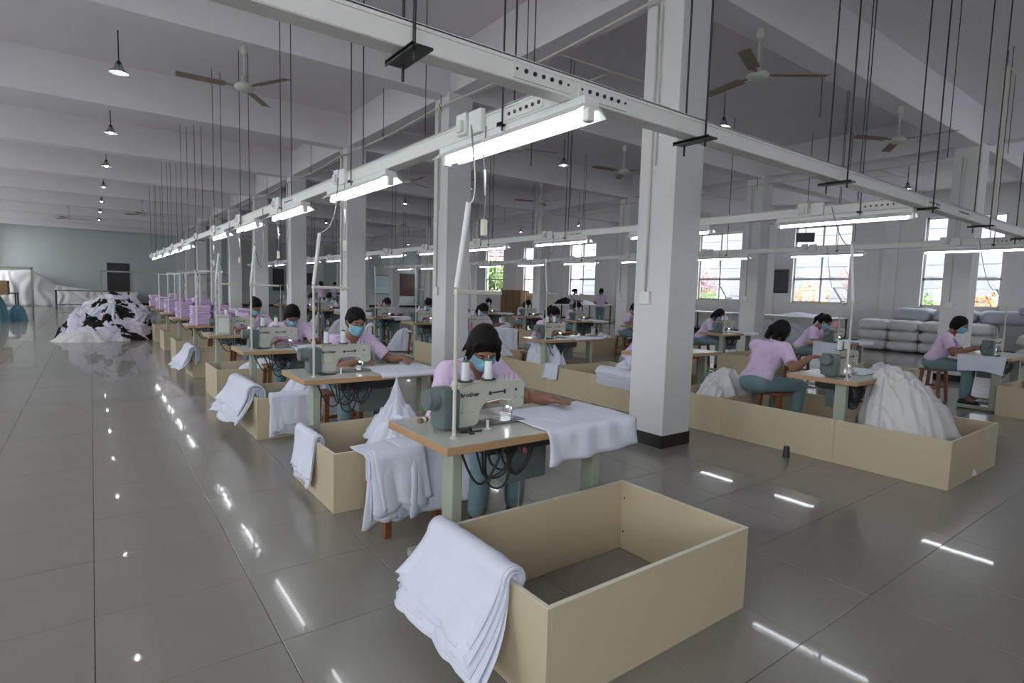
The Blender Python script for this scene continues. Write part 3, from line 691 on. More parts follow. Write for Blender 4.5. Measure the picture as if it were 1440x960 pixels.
def stool():
    t = empty('stool', (0, 0, 0), 0, 'x', 'stool')
    MB().box((-.19, -.14, .43), (.19, .14, .46), ch=.006).build('seat', wood_m, t)
    for sx in (-1, 1):
        for sy in (-1, 1):
            p = [(sx*.15, sy*.10, .43), (sx*.17, sy*.13, 0)]
            MB().add([(p[i][0]+a, p[i][1]+b, p[i][2]) for i in (0, 1) for a, b in ((-.02, -.02), (.02, -.02), (.02, .02), (-.02, .02))],
                     [(0,1,5,4), (1,2,6,5), (2,3,7,6), (3,0,4,7), (0,3,2,1), (4,5,6,7)]).build('leg', wood_m, t)
    for sx in (-1, 1): MB().box((sx*.16-.012, -.12, .16), (sx*.16+.012, .12, .19)).build('stretcher', wood_m, t)
    MB().box((-.16, -.012, .20), (.16, .012, .23)).build('stretcher', wood_m, t)
    return t
TB, MC, CW, CP, ST, SL = table(), machine(), cone(cap_m, thread_m), cone(pink_m, pinkthread_m), stand(), stool()
for r_, q in ((MC, .89), (CW, .86), (CP, .86)):
    for o in [x for x in bpy.data.objects if x.type == 'MESH' and (x.parent == r_ or (x.parent and x.parent.parent == r_))]: o.data.transform(Matrix.Scale(q, 4))
first += [TB, MC, CW, CP, ST, SL]
for i in range(8): pass
def sheet_mesh(nu, nv, fn, name='sheet'):
    me = MB(); v = [fn(i/nu, j/nv) for j in range(nv+1) for i in range(nu+1)]
    f = [(j*(nu+1)+i, j*(nu+1)+i+1, (j+1)*(nu+1)+i+1, (j+1)*(nu+1)+i) for j in range(nv) for i in range(nu)]
    return me.add(v, f)
def nz(x, y, z=0, s=1.): return noise.noise(Vector((x*s, y*s, z*s)))
def table_cloth(x0, x1, ya, yb, yedge, drop, z, label, seed, m_=cloth_m, slant=0.):
    """a fabric sheet lying on a table from ya (back) to yedge (front edge) and hanging down by drop"""
    def fn(u, v):
        x = x0+(x1-x0)*u; Lf = (ya-yedge); L = Lf+drop*(1+slant*(u-.5)); s = v*L
        x += .02*nz(u*3, v*3, seed)+.03*v*(u-.5)
        if s < Lf: return (x-(1-v)*(u > .5)*0, ya-s, z+.004+.010*abs(nz(x*9, s*6, seed))*(1 if s < Lf-.05 else .4))
        q = s-Lf; return (x, yedge-.012-.03*(1+math.sin(u*17+seed))*.5*min(1, q*5)-.02*nz(u*7, q*4, seed+3), z+.004-q*.98)
    o = sheet_mesh(30, 26, fn).build('fabric_sheet', m_, None, smooth=True); solid(o, .002, 1)
    return tag(o, label, 'fabric')
def drape(loc, ang, width, lin, lout, layers, label, seed, flare=.25, fan=.04, m_=cloth_m, slant=.0, th=.006, side=0., group=None, jag=.015):
    """a folded pile of fabric hung over an edge. local x runs along the edge, local -y points outwards, z=0 at the edge top"""
    t = empty('fabric_pile', loc, ang, label, 'fabric', group); rr = rnd(seed)
    for k in range(layers):
        R0 = .012+th*k; li = lin*rr.uniform(.85, 1.05); lo = lout*(1-.012*k)*rr.uniform(.97, 1.02); w = width*rr.uniform(.97, 1.02); fk = fan*(k-layers*.5); ph = rr.uniform(0, 6); off = rr.uniform(-.01, .01)
        def fn(u, v, R0=R0, li=li, lo=lo, w=w, fk=fk, ph=ph, off=off):
            L = lo*(1+slant*(u-.5))*(1+jag*math.sin(9*u+ph)); s = -li+v*(li+L); e = (u-.5)*w+off; arc = R0*PI/2
            if s < -arc: q = -s-arc; y = R0*1.0+.01*nz(u*5, q*5, ph); z = -q; 
            elif s < arc: a = s/R0 if R0 > 1e-4 else 0; y = -R0*math.sin(a); z = R0*math.cos(a)
            else:
                q = s-arc; y = -R0-flare*q*(.75+.25*(1-u))*min(1, q*2+.3)-(.014*math.sin(u*11+ph)+.02*nz(u*4, q*3, seed+k*.15))*min(1, q*4); z = -q*math.cos(min(.9, flare*.9)); e += fk*q*1.6+side*q*(u-1)*2+.03*q*math.sin(u*6+ph)
            q2 = nz(e*14+ph, z*9, seed)*.5+nz(e*30, z*5+ph, seed)*.25; return (e, y+.008*q2, z+.006+.006*q2)
        o = sheet_mesh(22, 26, fn).build('layer', m_, t, smooth=True); solid(o, th*.62, 0)
    return t
def mound(loc, rx, ry, h, label, seed, power=1.6, folds=9, amp=.10, m_=cloth_m, name='fabric_pile', cat='fabric', kind='stuff', tip=(0, 0), rz=0, mats=None, pick=None, edge=.10, res=1., lump=.5):
    nr, na = int(40*res), int(120*res); V = []
    for i in range(nr+1):
        r = i/nr
        for k in range(na):
            a = 2*PI*k/na; ca, sa = math.cos(a), math.sin(a); x, y = ca*r, sa*r
            f = math.sin(folds*a+seed+2.5*nz(ca*1.5, sa*1.5, seed)+1.5*r)*.5+math.sin(folds*2.3*a+seed*2)*.25
            R = r*(1+edge*nz(ca*2, sa*2, seed+5)+amp*f*r)
            hh = (1-r**power)
            wx, wy = x+.35*nz(x*2, y*2, seed+20), y+.35*nz(x*2, y*2, seed+30)
            c1 = 1-abs(nz(wx*2.2, wy*2.2, seed+9))*3; c2 = 1-abs(nz(wx*5+3, wy*5, seed+12))*3; c3 = nz(x*1.6, y*1.6, seed+2)
            env = min(1, (1-r)*4)
            z = h*hh*(1+.45*lump*c3)+amp*h*.6*f*r*(1-r)*1.6+h*(.13*lump*c1+.075*lump*c2)*env
            V.append((rx*R*ca+tip[0]*hh, ry*R*sa+tip[1]*hh, max(0, z) if r < 1 else 0))
    F = [(i*na+k, i*na+(k+1) % na, (i+1)*na+(k+1) % na, (i+1)*na+k) for i in range(nr) for k in range(na)]
    mi = [pick(i/nr, k/na) for i in range(nr) for k in range(na)] if pick else [0]*len(F)
    me = bpy.data.meshes.new(name); me.from_pydata(V, [], F)
    me.polygons.foreach_set('material_index', mi); me.polygons.foreach_set('use_smooth', [True]*len(F)); me.update()
    o = link(name, me, mats or m_); o.location = loc; o.rotation_euler = (0, 0, rz)
    return tag(o, label, cat, kind=kind)
def open_box(x0, x1, y0, y1, h, label, group=None, screws=True):
    t = empty('open_box', (x0, y0, 0), 0, label, 'box', group); X, Y, th = x1-x0, y1-y0, .018
    for a, b in (((0, 0, 0), (th, Y, h)), ((X-th, 0, 0), (X, Y, h)), ((th, 0, 0), (X-th, th, h)), ((th, Y-th, 0), (X-th, Y, h))):
        o = MB().box(a, b, ch=.0015).build('board', beige_m, t)
        e = MB().box((a[0], a[1], h-.0006), (b[0], b[1], h+.0012)).build('edge_strip', edge_m, o)
        if screws:
            if b[0]-a[0] < b[1]-a[1]:
                xi = b[0] if a[0] == 0 else a[0]-.001
                for yy in (a[1]+.035, b[1]-.035):
                    for z in (.10, h-.09): MB().tube([(xi-.0005, yy, z), (xi+.0015, yy, z)], .006, 8).build('screw_cap', screw_m, o)
    return t
def enclosure(x0, x1, ys, h, row, xs=(), group=None):
    """long low pen: boards along both sides, cross boards at the listed ys"""
    for side, x in (('near', x0), ('far', x1-.018)):
        for i in range(len(ys)-1):
            a, b = ys[i], ys[i+1]
            o = MB().box((x, a+.001, 0), (x+.018, b-.001, h), ch=.0015).build('side_board', beige_m)
            tag(o, 'beige board on the %s side of the %s row pens, %s from the front' % (side, row, ORD[i]), 'board', group or 'boards walling the pens')
            MB().box((x, a+.001, h-.0006), (x+.018, b-.001, h+.0012)).build('edge_strip', edge_m, o)
    for i, y in enumerate(xs):
        o = MB().box((x0+.019, y, 0), (x1-.019, y+.018, h), ch=.0015).build('cross_board', beige_m)
        tag(o, 'beige board standing across the %s row pens, %s from the front' % (row, ORD[i]), 'board', 'boards standing across the pens')

PITCHY = 2.03
XA, XB, XC, Y0A = 1.20, 5.12, 9.42, 2.05
def station(row, x0, y0, k, cones=True, cone_p=None, mach=True, stoolxy=(.62, 1.0), st=True, lead=None, rz=0):
    w = 'the %s %s row table' % (ORD[k], row)
    put(TB, (x0, y0, 0), 0, 'pale topped sewing table with brown edge, %s in the %s row' % (ORD[k], row), 'sewing tables')
    if mach:
        put(MC, (x0+.20, y0+.29, .7405), 0, 'cream industrial sewing machine with grey motor on %s' % w, 'sewing machines')
        if cones:
            c = cone_p or CW
            for s_, xx in (('left', .055), ('right', .205)):
                put(c, (x0+.20+xx*.89, y0+.29-.03*.89, .7405+.2665*.89), 0, '%s cone of %s thread above the machine on %s' % (s_, 'white' if c is CW else 'pink', w), 'thread cones')
    if st: put(ST, (x0+.11, y0+.13, .7405), 0, 'cream pole with a short cross arm rising from %s' % w, 'thread stands')
    if stoolxy: put(SL, (x0+stoolxy[0], y0+stoolxy[1], 0), 0, 'brown wooden stool behind %s' % w, 'wooden stools')
yA = lambda k: Y0A+PITCHY*k
yB = lambda k: 2.02+PITCHY*k
yC = lambda k: 1.93+PITCHY*k
for k in range(9):
    station('left', XA, yA(k), k, cones=k < 4, mach=k < 4, st=k < 4, stoolxy=(.62, 1.02) if k < 6 else None)
    y = yA(k)-.72
    open_box(1.17, 2.36, y+(.0 if k == 0 else .02), y+(.76 if k == 0 else .86), .38, 'beige open box on the floor in front of the %s left row table' % ORD[k], 'open boxes of the left row')
for k in range(10):
    station('middle', XB, yB(k), k, cone_p=CP if k in (5,) else None)
for k in range(7):
    station('right', XC, yC(k), k, cone_p=CP if k in (1,) else None, cones=k != 0)
enclosure(5.17, 6.38, [1.35, 2.19, 3.29, 4.05, 4.85, 5.25, 6.1, 7.1, 8.1, 9.1, 10.2], .38, 'middle', (1.35, 2.17, 3.29, 3.98, 5.25, 6.03, 7.3, 8.0))
for k in range(7): open_box(9.32, 10.5, yC(k)-.70, yC(k)+.10, .38, 'beige open box on the floor in front of the %s right row table' % ORD[k], 'open boxes of the right row')
for k in range(4):
    x, y = XA+.11, yA(k)+.13
    conduit((x, y, 1.425), (x+.035, y-.03, 1.80), (1.65, y+(.45 if k < 2 else .95), 2.30), (.12, .10, .42, .48)[k], 'white sleeved lead rising from the %s left row stand to the trunking' % ORD[k])
for k in range(6):
    x, y = XB+.11, yB(k)+.13
    conduit((x, y, 1.425), (x-.01, y+.04, 1.90), (5.71, y+.45, 2.30), .12, 'white sleeved lead rising from the %s middle row stand to the trunking' % ORD[k])
for k in range(4):
    x, y = XC+.11, yC(k)+.13
    conduit((x, y, 1.42), (x-.02, y+.12, 1.62), (9.92, y+.45, 2.30), .2, 'white sleeved lead rising from the %s right row stand to the trunking' % ORD[k])

# ------------------------------------------------------------------ people
def P_(k, row): return 'the %s %s row table' % (ORD[k], row)
person('woman in lilac shirt and blue mask bent low over the first left row table', (1.84, 3.09, 0), 0, lean=33, hp=42, hyaw=-20, seat=.455, legs=(.09, 0), lh=(.31, -.565, .748), rh=(-.15, -.46, .758), h=.0075, hair='loose', finehands=True, curl=.10, emblem=True).scale = (1.05, 1.05, 1.05)
person('woman in lilac shirt, hair drawn back, sewing at the second left row table', (1.86, 5.08, 0), 0, lean=25, hp=20, lh=(.34, -.50, .80), rh=(-.05, -.50, .80), h=.008, hair='bun', finehands=True, curl=.5, emblem=True, skin=skin_m)
person('woman with short black hair looking down at the third left row table', (1.88, 7.05, 0), -.1, lean=28, hp=45, lh=(.22, -.50, .80), rh=(-.18, -.48, .80), h=.010, hair='short', emblem=True)
pD = person('woman with tied black hair looking down at the fourth left row table', (1.88, 9.12, 0), .1, lean=24, hp=40, lh=(.20, -.50, .80), rh=(-.22, -.48, .80), h=.012, hair='pony')
person('woman seen from behind with black hair at the first middle row table', (5.50, 3.13, 0), R_(72), lean=30, twist=12, hp=42, hyaw=-8, lh=(.08, -.42, .86), rh=(-.30, -.38, .84), h=.009, hair='bob', mask=False, shirt=shirt_m)
person('woman in profile with short dark hair at the first right row table', (9.98, 2.93, 0), R_(8), lean=22, hp=26, lh=(.14, -.48, .80), rh=(-.2, -.46, .80), h=.010, hair='short', shirt=shirt_m)
pE = person('woman with a ponytail bent over the third middle row table', (5.72, 7.06, 0), .35, lean=30, hp=34, lh=(.30, -.50, .80), rh=(-.12, -.46, .80), h=.012, hair='pony')
pF = person('woman with bobbed hair looking down at the fourth middle row table', (5.78, 9.08, 0), .15, lean=30, hp=46, lh=(.34, -.46, .80), rh=(-.15, -.46, .80), h=.013, hair='bob')
pG = person('woman bent forward with tied hair at the second right row table', (10.02, 4.93, 0), .2, lean=34, hp=38, lh=(.14, -.48, .80), rh=(-.2, -.46, .80), h=.013, hair='pony')
pH = person('woman standing in lilac shirt beside the white cutting bench near the windows', (15.4, 15.15, 0), R_(120), lean=6, hp=22, lh=(.12, -.34, 1.08), rh=(-.1, -.36, 1.1), h=.013, hair='pony', standing=True)
for src, x, y, a, lab in [
    (pG, 5.75, 5.05, .3, 'woman half hidden by the nearest column at the second middle row table'),
    (pD, 5.78, 11.1, .1, 'woman at the fifth middle row table'), (pF, 5.78, 13.15, -.1, 'woman with bobbed hair at the sixth middle row table'),
    (pE, 5.78, 15.2, .1, 'woman at the seventh middle row table'), (pD, 5.78, 17.2, -.2, 'woman at the eighth middle row table, far back'),
    (pF, 5.78, 19.2, .1, 'woman at the ninth middle row table, far back'), (pE, 5.8, 21.2, .0, 'woman at the tenth and last middle row table'),
    (pF, 10.0, 6.95, .3, 'woman with bobbed hair at the third right row table'), (pD, 10.0, 9.0, .1, 'woman at the fourth right row table'),
    (pE, 10.0, 11.0, .1, 'woman at the fifth right row table'), (pF, 10.0, 13.05, .0, 'woman at the sixth right row table'), (pG, 10.0, 15.1, .1, 'woman at the seventh and last right row table'),
    (pH, 16.9, 18.3, R_(30), 'woman standing behind the white cutting bench near the windows'), (pH, 8.0, 24.5, R_(200), 'standing woman far back between the rows, turned away'),
    (pH, 9.6, 27.5, R_(-30), 'standing woman farthest back near the end wall boards')]:
    place(copy_tree(src), (x, y, 0), a, lab, 'garment workers')

# ------------------------------------------------------------------ fabric at the stations
table_cloth(1.76, 2.39, yA(0)+.47, 0, yA(0), .16, .7405, 'white fabric sheet on the first left row table hanging over its front edge', 1, slant=-.15)
drape((1.179, 1.80, .382), -PI/2, .54, .10, .365, 9, 'stack of folded white fabric hung over the near box edge', 4, flare=.60, fan=-.028, slant=.14, side=.12, th=.005)
drape((1.189, 3.92, .382), -PI/2, .42, .14, .33, 5, 'folded white fabric hung over the left edge of the second box', 8, flare=.18, fan=.02, slant=.10)
drape((1.37, 2.90, .462), 0, .32, .20, .38, 7, 'folded white fabric over a stool, left part with ragged ends', 12, flare=.06, fan=.03, jag=.05)
table_cloth(1.44, 1.98, 3.20, 0, 2.875, .36, .475, 'wide white fabric spread over the stool behind the first table and hanging down', 14, slant=-.12)
table_cloth(1.20, 1.52, 3.19, 0, 2.885, .10, .468, 'white fabric lying on the left half of the stool behind the first table', 15)
put(SL, (1.47, 3.03, 0), 0.05, 'brown stool under draped white fabric behind the first left row table', 'wooden stools')
mound((1.86, 3.98, .30), .25, .20, .43, 'white fabric pulled to a peak under the second left row table', 3, power=.55, folds=5, amp=.16, tip=(.02, .02), kind=None)
mound((1.80, 3.80, .02), .34, .32, .42, 'heap of white fabric in the second left row box', 13, power=2.4, folds=9, amp=.10)
table_cloth(1.80, 2.28, yA(1)+.46, 0, yA(1), .03, .7405, 'white fabric sheet lying on the second left row table', 5)
table_cloth(1.72, 2.2, yA(2)+.40, 0, yA(2), .02, .7405, 'white fabric sheet lying on the third left row table', 6)
drape((1.189, 5.95, .40), -PI/2, .86, .25, .36, 10, 'thick white fabric fan hung over the left edge of the third box', 21, flare=.70, fan=-.02, slant=-.02, side=.10, th=.008, jag=.05)
drape((1.46, 5.372, .382), 0, .36, .10, .36, 7, 'white fabric with brown stripes hung over the front of the third box', 25, flare=.06, fan=.02)
drape((1.80, 5.36, .40), 0, .40, .14, .30, 5, 'white fabric draped beside the striped pile on the third box front', 27, flare=.12, fan=.03, slant=.2)
mound((1.75, 5.80, .10), .42, .34, .36, 'heap of white fabric filling the third left row box', 7, power=2.6)
mound((1.75, 7.85, .05), .42, .34, .37, 'heap of white fabric in the fourth left row box', 17, power=2.6)
drape((1.189, 9.75, .40), -PI/2, .70, .25, .36, 8, 'white fabric bundle hung over the left edge of the fifth box', 31, flare=.75, fan=-.02, slant=.0, side=.08, th=.008, jag=.05)
mound((5.74, 1.77, .02), .50, .42, .74, 'large heap of creased white fabric overflowing the first middle row pen', 41, power=2.5, folds=11, amp=.07, m_=cloth2_m, tip=(-.06, .16), edge=.06, res=1.5, lump=.6)
mound((5.75, 3.66, .02), .45, .30, .55, 'heap of white fabric in the second middle row pen behind the nearest column', 43, power=2.2, m_=cloth2_m)
table_cloth(5.15, 5.62, yB(1)+.25, 0, yB(1), .14, .7405, 'white fabric hanging from the second middle row table beside the nearest column', 44)
drape((5.18, 4.72, .40), -PI/2, .62, .3, .16, 7, 'folded white fabric lying on the pen edge left of the nearest column', 46, flare=.3, fan=.03, th=.016)
drape((5.18, 5.98, .39), -PI/2, .28, .1, .22, 3, 'white cloth pieces hung over the pen edge left of the second middle row table', 47, flare=.2, fan=.06)
mound((5.46, 6.45, .02), .26, .50, .62, 'white fabric heap beside the third middle row table', 49, power=2.6, folds=6, amp=.12, res=1.3, lump=.9)
mound((5.46, 4.72, .30), .25, .36, .30, 'crumpled white fabric heaped at the pen edge left of the nearest column', 48, power=2., lump=.9)
p_ = MB().tube([(8.02, 1.93, 2.34), (8.02, 1.95, 3.98)], .028, 12).tube([(8.02, 1.95, 3.98), (8.1, 1.95, 4.02), (8.4, 1.95, 4.0)], .008, 6).build('down_pipe', pvc_m, smooth='auto'); tag(p_, 'thick cream pipe standing on the crossing trunking right of the nearest column', 'pipe')
table_cloth(5.62, 6.15, yB(0)+.42, 0, yB(0)+.16, .0, .7405, 'white fabric sheet lying flat on the first middle row table', 50)
table_cloth(5.70, 6.25, yB(2)+.44, 0, yB(2), .02, .7405, 'white fabric sheet lying on the third middle row table', 51)
table_cloth(5.55, 6.15, yB(3)+.50, 0, yB(3), .40, .7405, 'white fabric sheet hanging long from the fourth middle row table', 52)
mound((5.6, 8.0, .05), .5, .36, .45, 'heap of white fabric below the fourth middle row table', 53, power=2.)
def side_sheet(x, ya, yb, z, drop, label, seed):
    def fn(u, v): return (x-.012-.025*(1+math.sin(9*u+seed))*v, ya+(yb-ya)*(u+.06*(v)*(.5-u)), z+.004-drop*v*(1+.08*math.sin(5*u+seed)))
    o = sheet_mesh(24, 16, fn).build('fabric_sheet', cloth_m, None, smooth=True); solid(o, .002, 1); return tag(o, label, 'fabric')
side_sheet(XC-.002, yC(0)+.05, yC(0)+.57, .742, .22, 'white sheet hanging from the left end of the first right row table', 2)
side_sheet(XC-.002, yC(1)+.05, yC(1)+.45, .742, .40, 'pale sheet hanging from the left end of the second right row table', 5)
mound((5.95, 3.38, .46), .22, .15, .10, 'crumpled white fabric on the stool of the first middle row', 55, power=2., kind=None)
mound((9.85, 1.58, .02), .42, .30, .50, 'white fabric heap in the box in front of the first right row table', 57, power=2.)
rr = rnd(77)
for k in range(4, 10):
    mound((5.75, yB(k)-.35, .02), .45, .3, .45, 'white fabric heap in front of the %s middle row table' % ORD[k], 60+k, power=2.)
for k in range(1, 7):
    mound((10.0, yC(k)-.35, .02), .45, .3, .42, 'white fabric heap in front of the %s right row table' % ORD[k], 70+k, power=2.)
    table_cloth(9.98, 10.5, yC(k)+.42, 0, yC(k), .05, .7405, 'white fabric on the %s right row table' % ORD[k], 80+k)
for k in range(4, 9):
    table_cloth(5.65, 6.2, yB(k)+.42, 0, yB(k), .08, .7405, 'white fabric on the %s middle row table' % ORD[k], 90+k)
# small things on the nearest table
for i, (x, y, a) in enumerate([(1.33, 2.52, .4), (1.37, 2.47, 1.2), (1.37, 2.40, .9)]):
    o = empty('bobbin_case', (x, y, .7405), a, ['reddish wrapped bobbin on the first left row table, farthest of three', 'reddish wrapped bobbin on the first left row table, middle of three', 'small reddish wrapped bobbin nearest the pole on the first left row table'][i], 'bobbin', 'wrapped bobbins')
    MB().tube([(-.03, 0, .013), (.03, 0, .013)], .013, 10).build('spool', skin_m, o, smooth='auto')
    MB().tube([(-.008, 0, .013), (.010, 0, .013)], .0142, 10).build('wrapper', white_pl, o, smooth='auto')
o = empty('scissors', (1.44, 2.24, .742), .2, 'dark snips lying by the machine on the first left row table', 'scissors')
for s_ in (-1, 1): MB().box((-.06, -.006, 0), (.07, .006, .008), M=Matrix.Rotation(s_*.12+.9, 4, 'Z')).build('blade', dark_m, o)
tag(MB().lathe([(0, 0), (.032, 0), (.03, .03), (.024, .10), (0, .10)], (4.98, 2.50, 0), 14).build('thread_cone', dark_m, smooth='auto'), 'dark cone standing on the floor beside the middle row pen', 'cone')
tag(MB().lathe([(0, 0), (.02, 0), (.012, .09), (.016, .12), (0, .13)], (5.25, yB(3)+.1, .7405), 12).build('oil_bottle', pink_m, smooth='auto'), 'pink bottle on the left end of the fourth middle row table', 'bottle')
# lilac garments stacked on the far left row tables
for k in range(4, 9):
    for j, (dx, n) in enumerate(((.22, 7), (.52, 9 if k % 2 else 5), (.84, 6))):
        t = empty('garment_stack', (XA+dx, yA(k)+.3, .7405), .05*j, '%s stack of folded lilac shirts on the %s left row table' % (['left', 'middle', 'right'][j], ORD[k]), 'garments', 'stacks of folded lilac shirts')
        for q in range(n):
            MB().box((-.135, -.17, .042*q), (.135, .17, .042*q+.046), ch=.018, M=Matrix.Rotation(rr.uniform(-.08, .08), 4, 'Z')).build('folded_shirt', purple_m, t, smooth=True)
    if k < 8:
        t = empty('thread_rack', (XA+.12, yA(k)+.02, .7405), 0, 'white two post thread rack on the %s left row table' % ORD[k], 'thread rack', 'white thread racks')
        for x in (0, .33): MB().box((x, 0, 0), (x+.022, .022, .88)).build('post', white_pl, t)
        MB().box((-.01, 0, .85), (.42, .022, .872)).build('bar', white_pl, t)
        MB().tube([(.30, .01, .9-.45*0), (.34, .02, .6), (.24, .02, .3), (.28, .05, .0)], .004, 5).build('cable', cable_m, t, smooth=True)
# box shaped machine at the fourth left table
o = empty('overlock_machine', (1.30, yA(3)-.0+.05, .7405), 0, 'white boxy machine head on the left end of the fourth left row table', 'sewing machine')
MB().box((0, 0, 0), (.16, .12, .26), ch=.01).build('body', mach_m, o); MB().box((.02, -.008, .03), (.14, .0, .22), ch=.002).build('cover', white_pl, o)

# ------------------------------------------------------------------ things along the left aisle and the end wall
def pick(r, k):
    x, y = math.cos(2*PI*k)*r, math.sin(2*PI*k)*r
    v = nz(x*4+.8*nz(x*3, y*3, 1), y*6.5, 3.3)+.35*nz(x*11, y*14, 8.3)
    return 1 if v > .10 and r < .85 else 0
HX, HY = .40, 17.2
heap = mound((HX, HY, 0), .98, 1.02, .95, 'big heap of black and white garments on the floor by the left aisle', 91, power=1.9, folds=9, amp=.10, name='garment_heap', cat='garments', m_=cloth2_m, tip=(.12, .1), edge=.15, res=1.4, lump=.8)
blob = []
for q in range(5):
    o = mound((0, 0, 0), .5, .2, .17, None, 300+q, power=2.2, folds=7, amp=.22, name='garment', cat=None, kind=None, edge=.5, res=.45, lump=1.3); blob.append(o.data); bpy.data.objects.remove(o)
hr = rnd(17)
lilac_w = mat('lilac_white_cotton', (.68, .64, .76), .9, bump=.3)
for q in range(80):
    a_ = hr.uniform(PI*.75, PI*2.15); r_ = hr.random()**.55*.97
    x, y, z = .98*r_*math.cos(a_)+.1*(1-r_), 1.02*r_*math.sin(a_), .95*(1-r_**1.9)
    nrm = Vector((math.cos(a_)*1.5*r_+.02, math.sin(a_)*1.5*r_, 1.)).normalized()
    col_ = blackcloth_m if hr.random() < (.5 if r_ < .62 else .2) else (lilac_w if hr.random() < .6 else cloth_m)
    me = blob[q % 5].copy(); me.materials.clear(); me.materials.append(col_)
    g_ = link('garment', me, col_, heap); k_ = hr.uniform(.55, 1.0)
    R3 = nrm.to_track_quat('Z', 'Y').to_matrix() @ Matrix.Rotation(hr.uniform(0, PI), 3, 'Z')
    g_.matrix_basis = Matrix.LocRotScale(Vector((x, y, max(.0, z-.04))), R3.to_quaternion(), Vector((k_, k_, k_)))
mound((-.1, 16.35, 0), .62, .45, .25, 'low white tail of garments at the foot of the black and white heap', 92, power=1.6, m_=cloth2_m, name='garment_heap', cat='garments', edge=.3)
def frame_rack(x0, x1, y, z, label, mid=None):
    t = empty('steel_frame', (x0, y, 0), 0, label, 'frame')
    for x in (0, x1-x0): MB().box((x-.03, 0, 0), (x+.03, .06, z)).build('post', green_m, t)
    MB().box((-.03, 0, z-.06), (x1-x0+.03, .06, z)).build('top_bar', green_m, t)
    if mid: MB().box((0, .0, mid), (x1-x0, .5, mid+.03)).build('shelf', green_m, t)
frame_rack(-3.9, -1.66, 26, 1.78, 'tall grey steel frame at the left edge of the picture')
frame_rack(.33, 5.2, 28, 1.80, 'long grey steel rail frame behind the garment heap')
def bench(x0, x1, y0, y1, z, label, m_=dark_m, top=alu_m, shelf=True, rz=0):
    t = empty('work_bench', (x0, y0, 0), rz, label, 'bench'); X, Y = x1-x0, y1-y0
    MB().box((0, 0, z-.03), (X, Y, z)).build('top', top, t)
    n = max(2, int(max(X, Y)/1.6)+1)
    for i in range(n):
        for e in (0, 1):
            x, y = ((.04+(X-.08)*i/(n-1), .04+(Y-.08)*e) if X > Y else (.04+(X-.08)*e, .04+(Y-.08)*i/(n-1)))
            MB().box((x-.02, y-.02, 0), (x+.02, y+.02, z-.03)).build('leg', m_, t)
    if shelf: MB().box((.04, .04, .18), (X-.04, Y-.04, .20)).build('shelf', m_, t)
    return t
bench(-1.4, 1.55, 34.2, 35.2, .88, 'long dark topped bench before the end wall', top=dark_m)
bench(-3.6, -2.2, 27.5, 28.4, .85, 'bench with a dark top inside the left steel frame', top=dark_m)
def dust_sheet():
    def fn(u, v):
        x = -4.1+6.2*u; top = np.interp(x, [-4.1, -3., -2.45, -2.0, -1.5, -.6, .6, 2.1], [1.74, 1.78, 1.84, 1.5, 1.1, .95, .8, .78])
        fold = (.13*abs(math.sin(21*u+5*nz(u*6, v, 2)))+.07*math.sin(60*u+6*nz(u*9, v, 4)))*v**.7; z = top*(1-v**1.15); y = 38.4-.75*v-fold; return (x+.05*math.sin(9*v+u*20), y, max(0, z))
    o = sheet_mesh(150, 20, fn).build('dust_sheet', cloth2_m, None, smooth=True); solid(o, .004); tag(o, 'pale dust sheet draped over goods along the end wall at left', 'sheet')
dust_sheet()
tag(MB().box((-3.9, 38.5, 0), (-2.6, 39.6, 1.65)).box((-2.5, 38.5, 0), (2.0, 39.6, .7)).build('covered_goods', card_m), 'stored goods hidden under the pale dust sheet', 'goods')
for i, (x, y, z, w, m_, lab) in enumerate([(-2.62, 24.2, 0, .8, bluebag_m, 'blue plastic bag of goods on the floor at the left edge'), (-1.98, 24.7, 0, .42, bluebag_m, 'smaller blue bag beside the blue plastic bag at left')]):
    mound((x, y, z), w*.6, w*.5, .85-.4*i, lab, 95+i, power=4, folds=7, m_=m_, name='plastic_bag', cat='bag', kind=None)
o = empty('crate', (-2.58, 23.95, .86), 0, 'brown crate on top of the blue bag at the left edge', 'crate')
MB().box((-.5, 0, 0), (.45, .6, .03)).build('bottom', card_m, o)
for a, b in (((-.5, 0, .03), (.45, .03, .45)), ((-.5, .57, .03), (.45, .6, .45)), ((-.5, .03, .03), (-.47, .57, .45)), ((.42, .03, .03), (.45, .57, .45))): MB().box(a, b).build('side', card_m, o)
def wall_board(a, b, m_, label, name='notice_board', ax='y'):
    t = empty(name, a, 0, label, 'board'); dx, dy, dz = [b[i]-a[i] for i in range(3)]
    MB().box((0, 0, 0), (dx, dy, dz), ch=.01).build('panel', m_, t)
    if ax == 'y': MB().box((-.03, -.01, -.03), (dx+.03, .0, .0)).box((-.03, -.01, dz), (dx+.03, 0, dz+.03)).build('frame', dark_m, t)
    else: MB().box((-.01, -.03, -.03), (0, dy+.03, 0)).box((-.01, -.03, dz), (0, dy+.03, dz+.03)).build('frame', dark_m, t)
wall_board((.75, 39.94, .78), (1.82, 39.99, 2.38), board_m, 'large black board on the end wall behind the garment heap')
wall_board((9.75, 39.94, 1.07), (10.45, 39.99, 2.47), board_m, 'tall black board on the end wall seen between the second and third columns')
wall_board((11.6, 39.94, 1.5), (12.6, 39.99, 2.26), board_m, 'low dark board on the end wall right of the tall black one')
wall_board((19.0, 39.94, .9), (20.2, 39.99, 2.52), mat('maroon_board', (.06, .02, .025), .4, var=.3), 'maroon board on the end wall near the window wall')
wall_board((18.9, 39.94, 4.3), (19.7, 39.99, 4.7), board_m, 'small black screen high on the end wall')
wall_board((20.72, 10.80, 1.67), (20.78, 11.42, 2.49), board_m, 'black notice board on the window wall between two windows', ax='x')
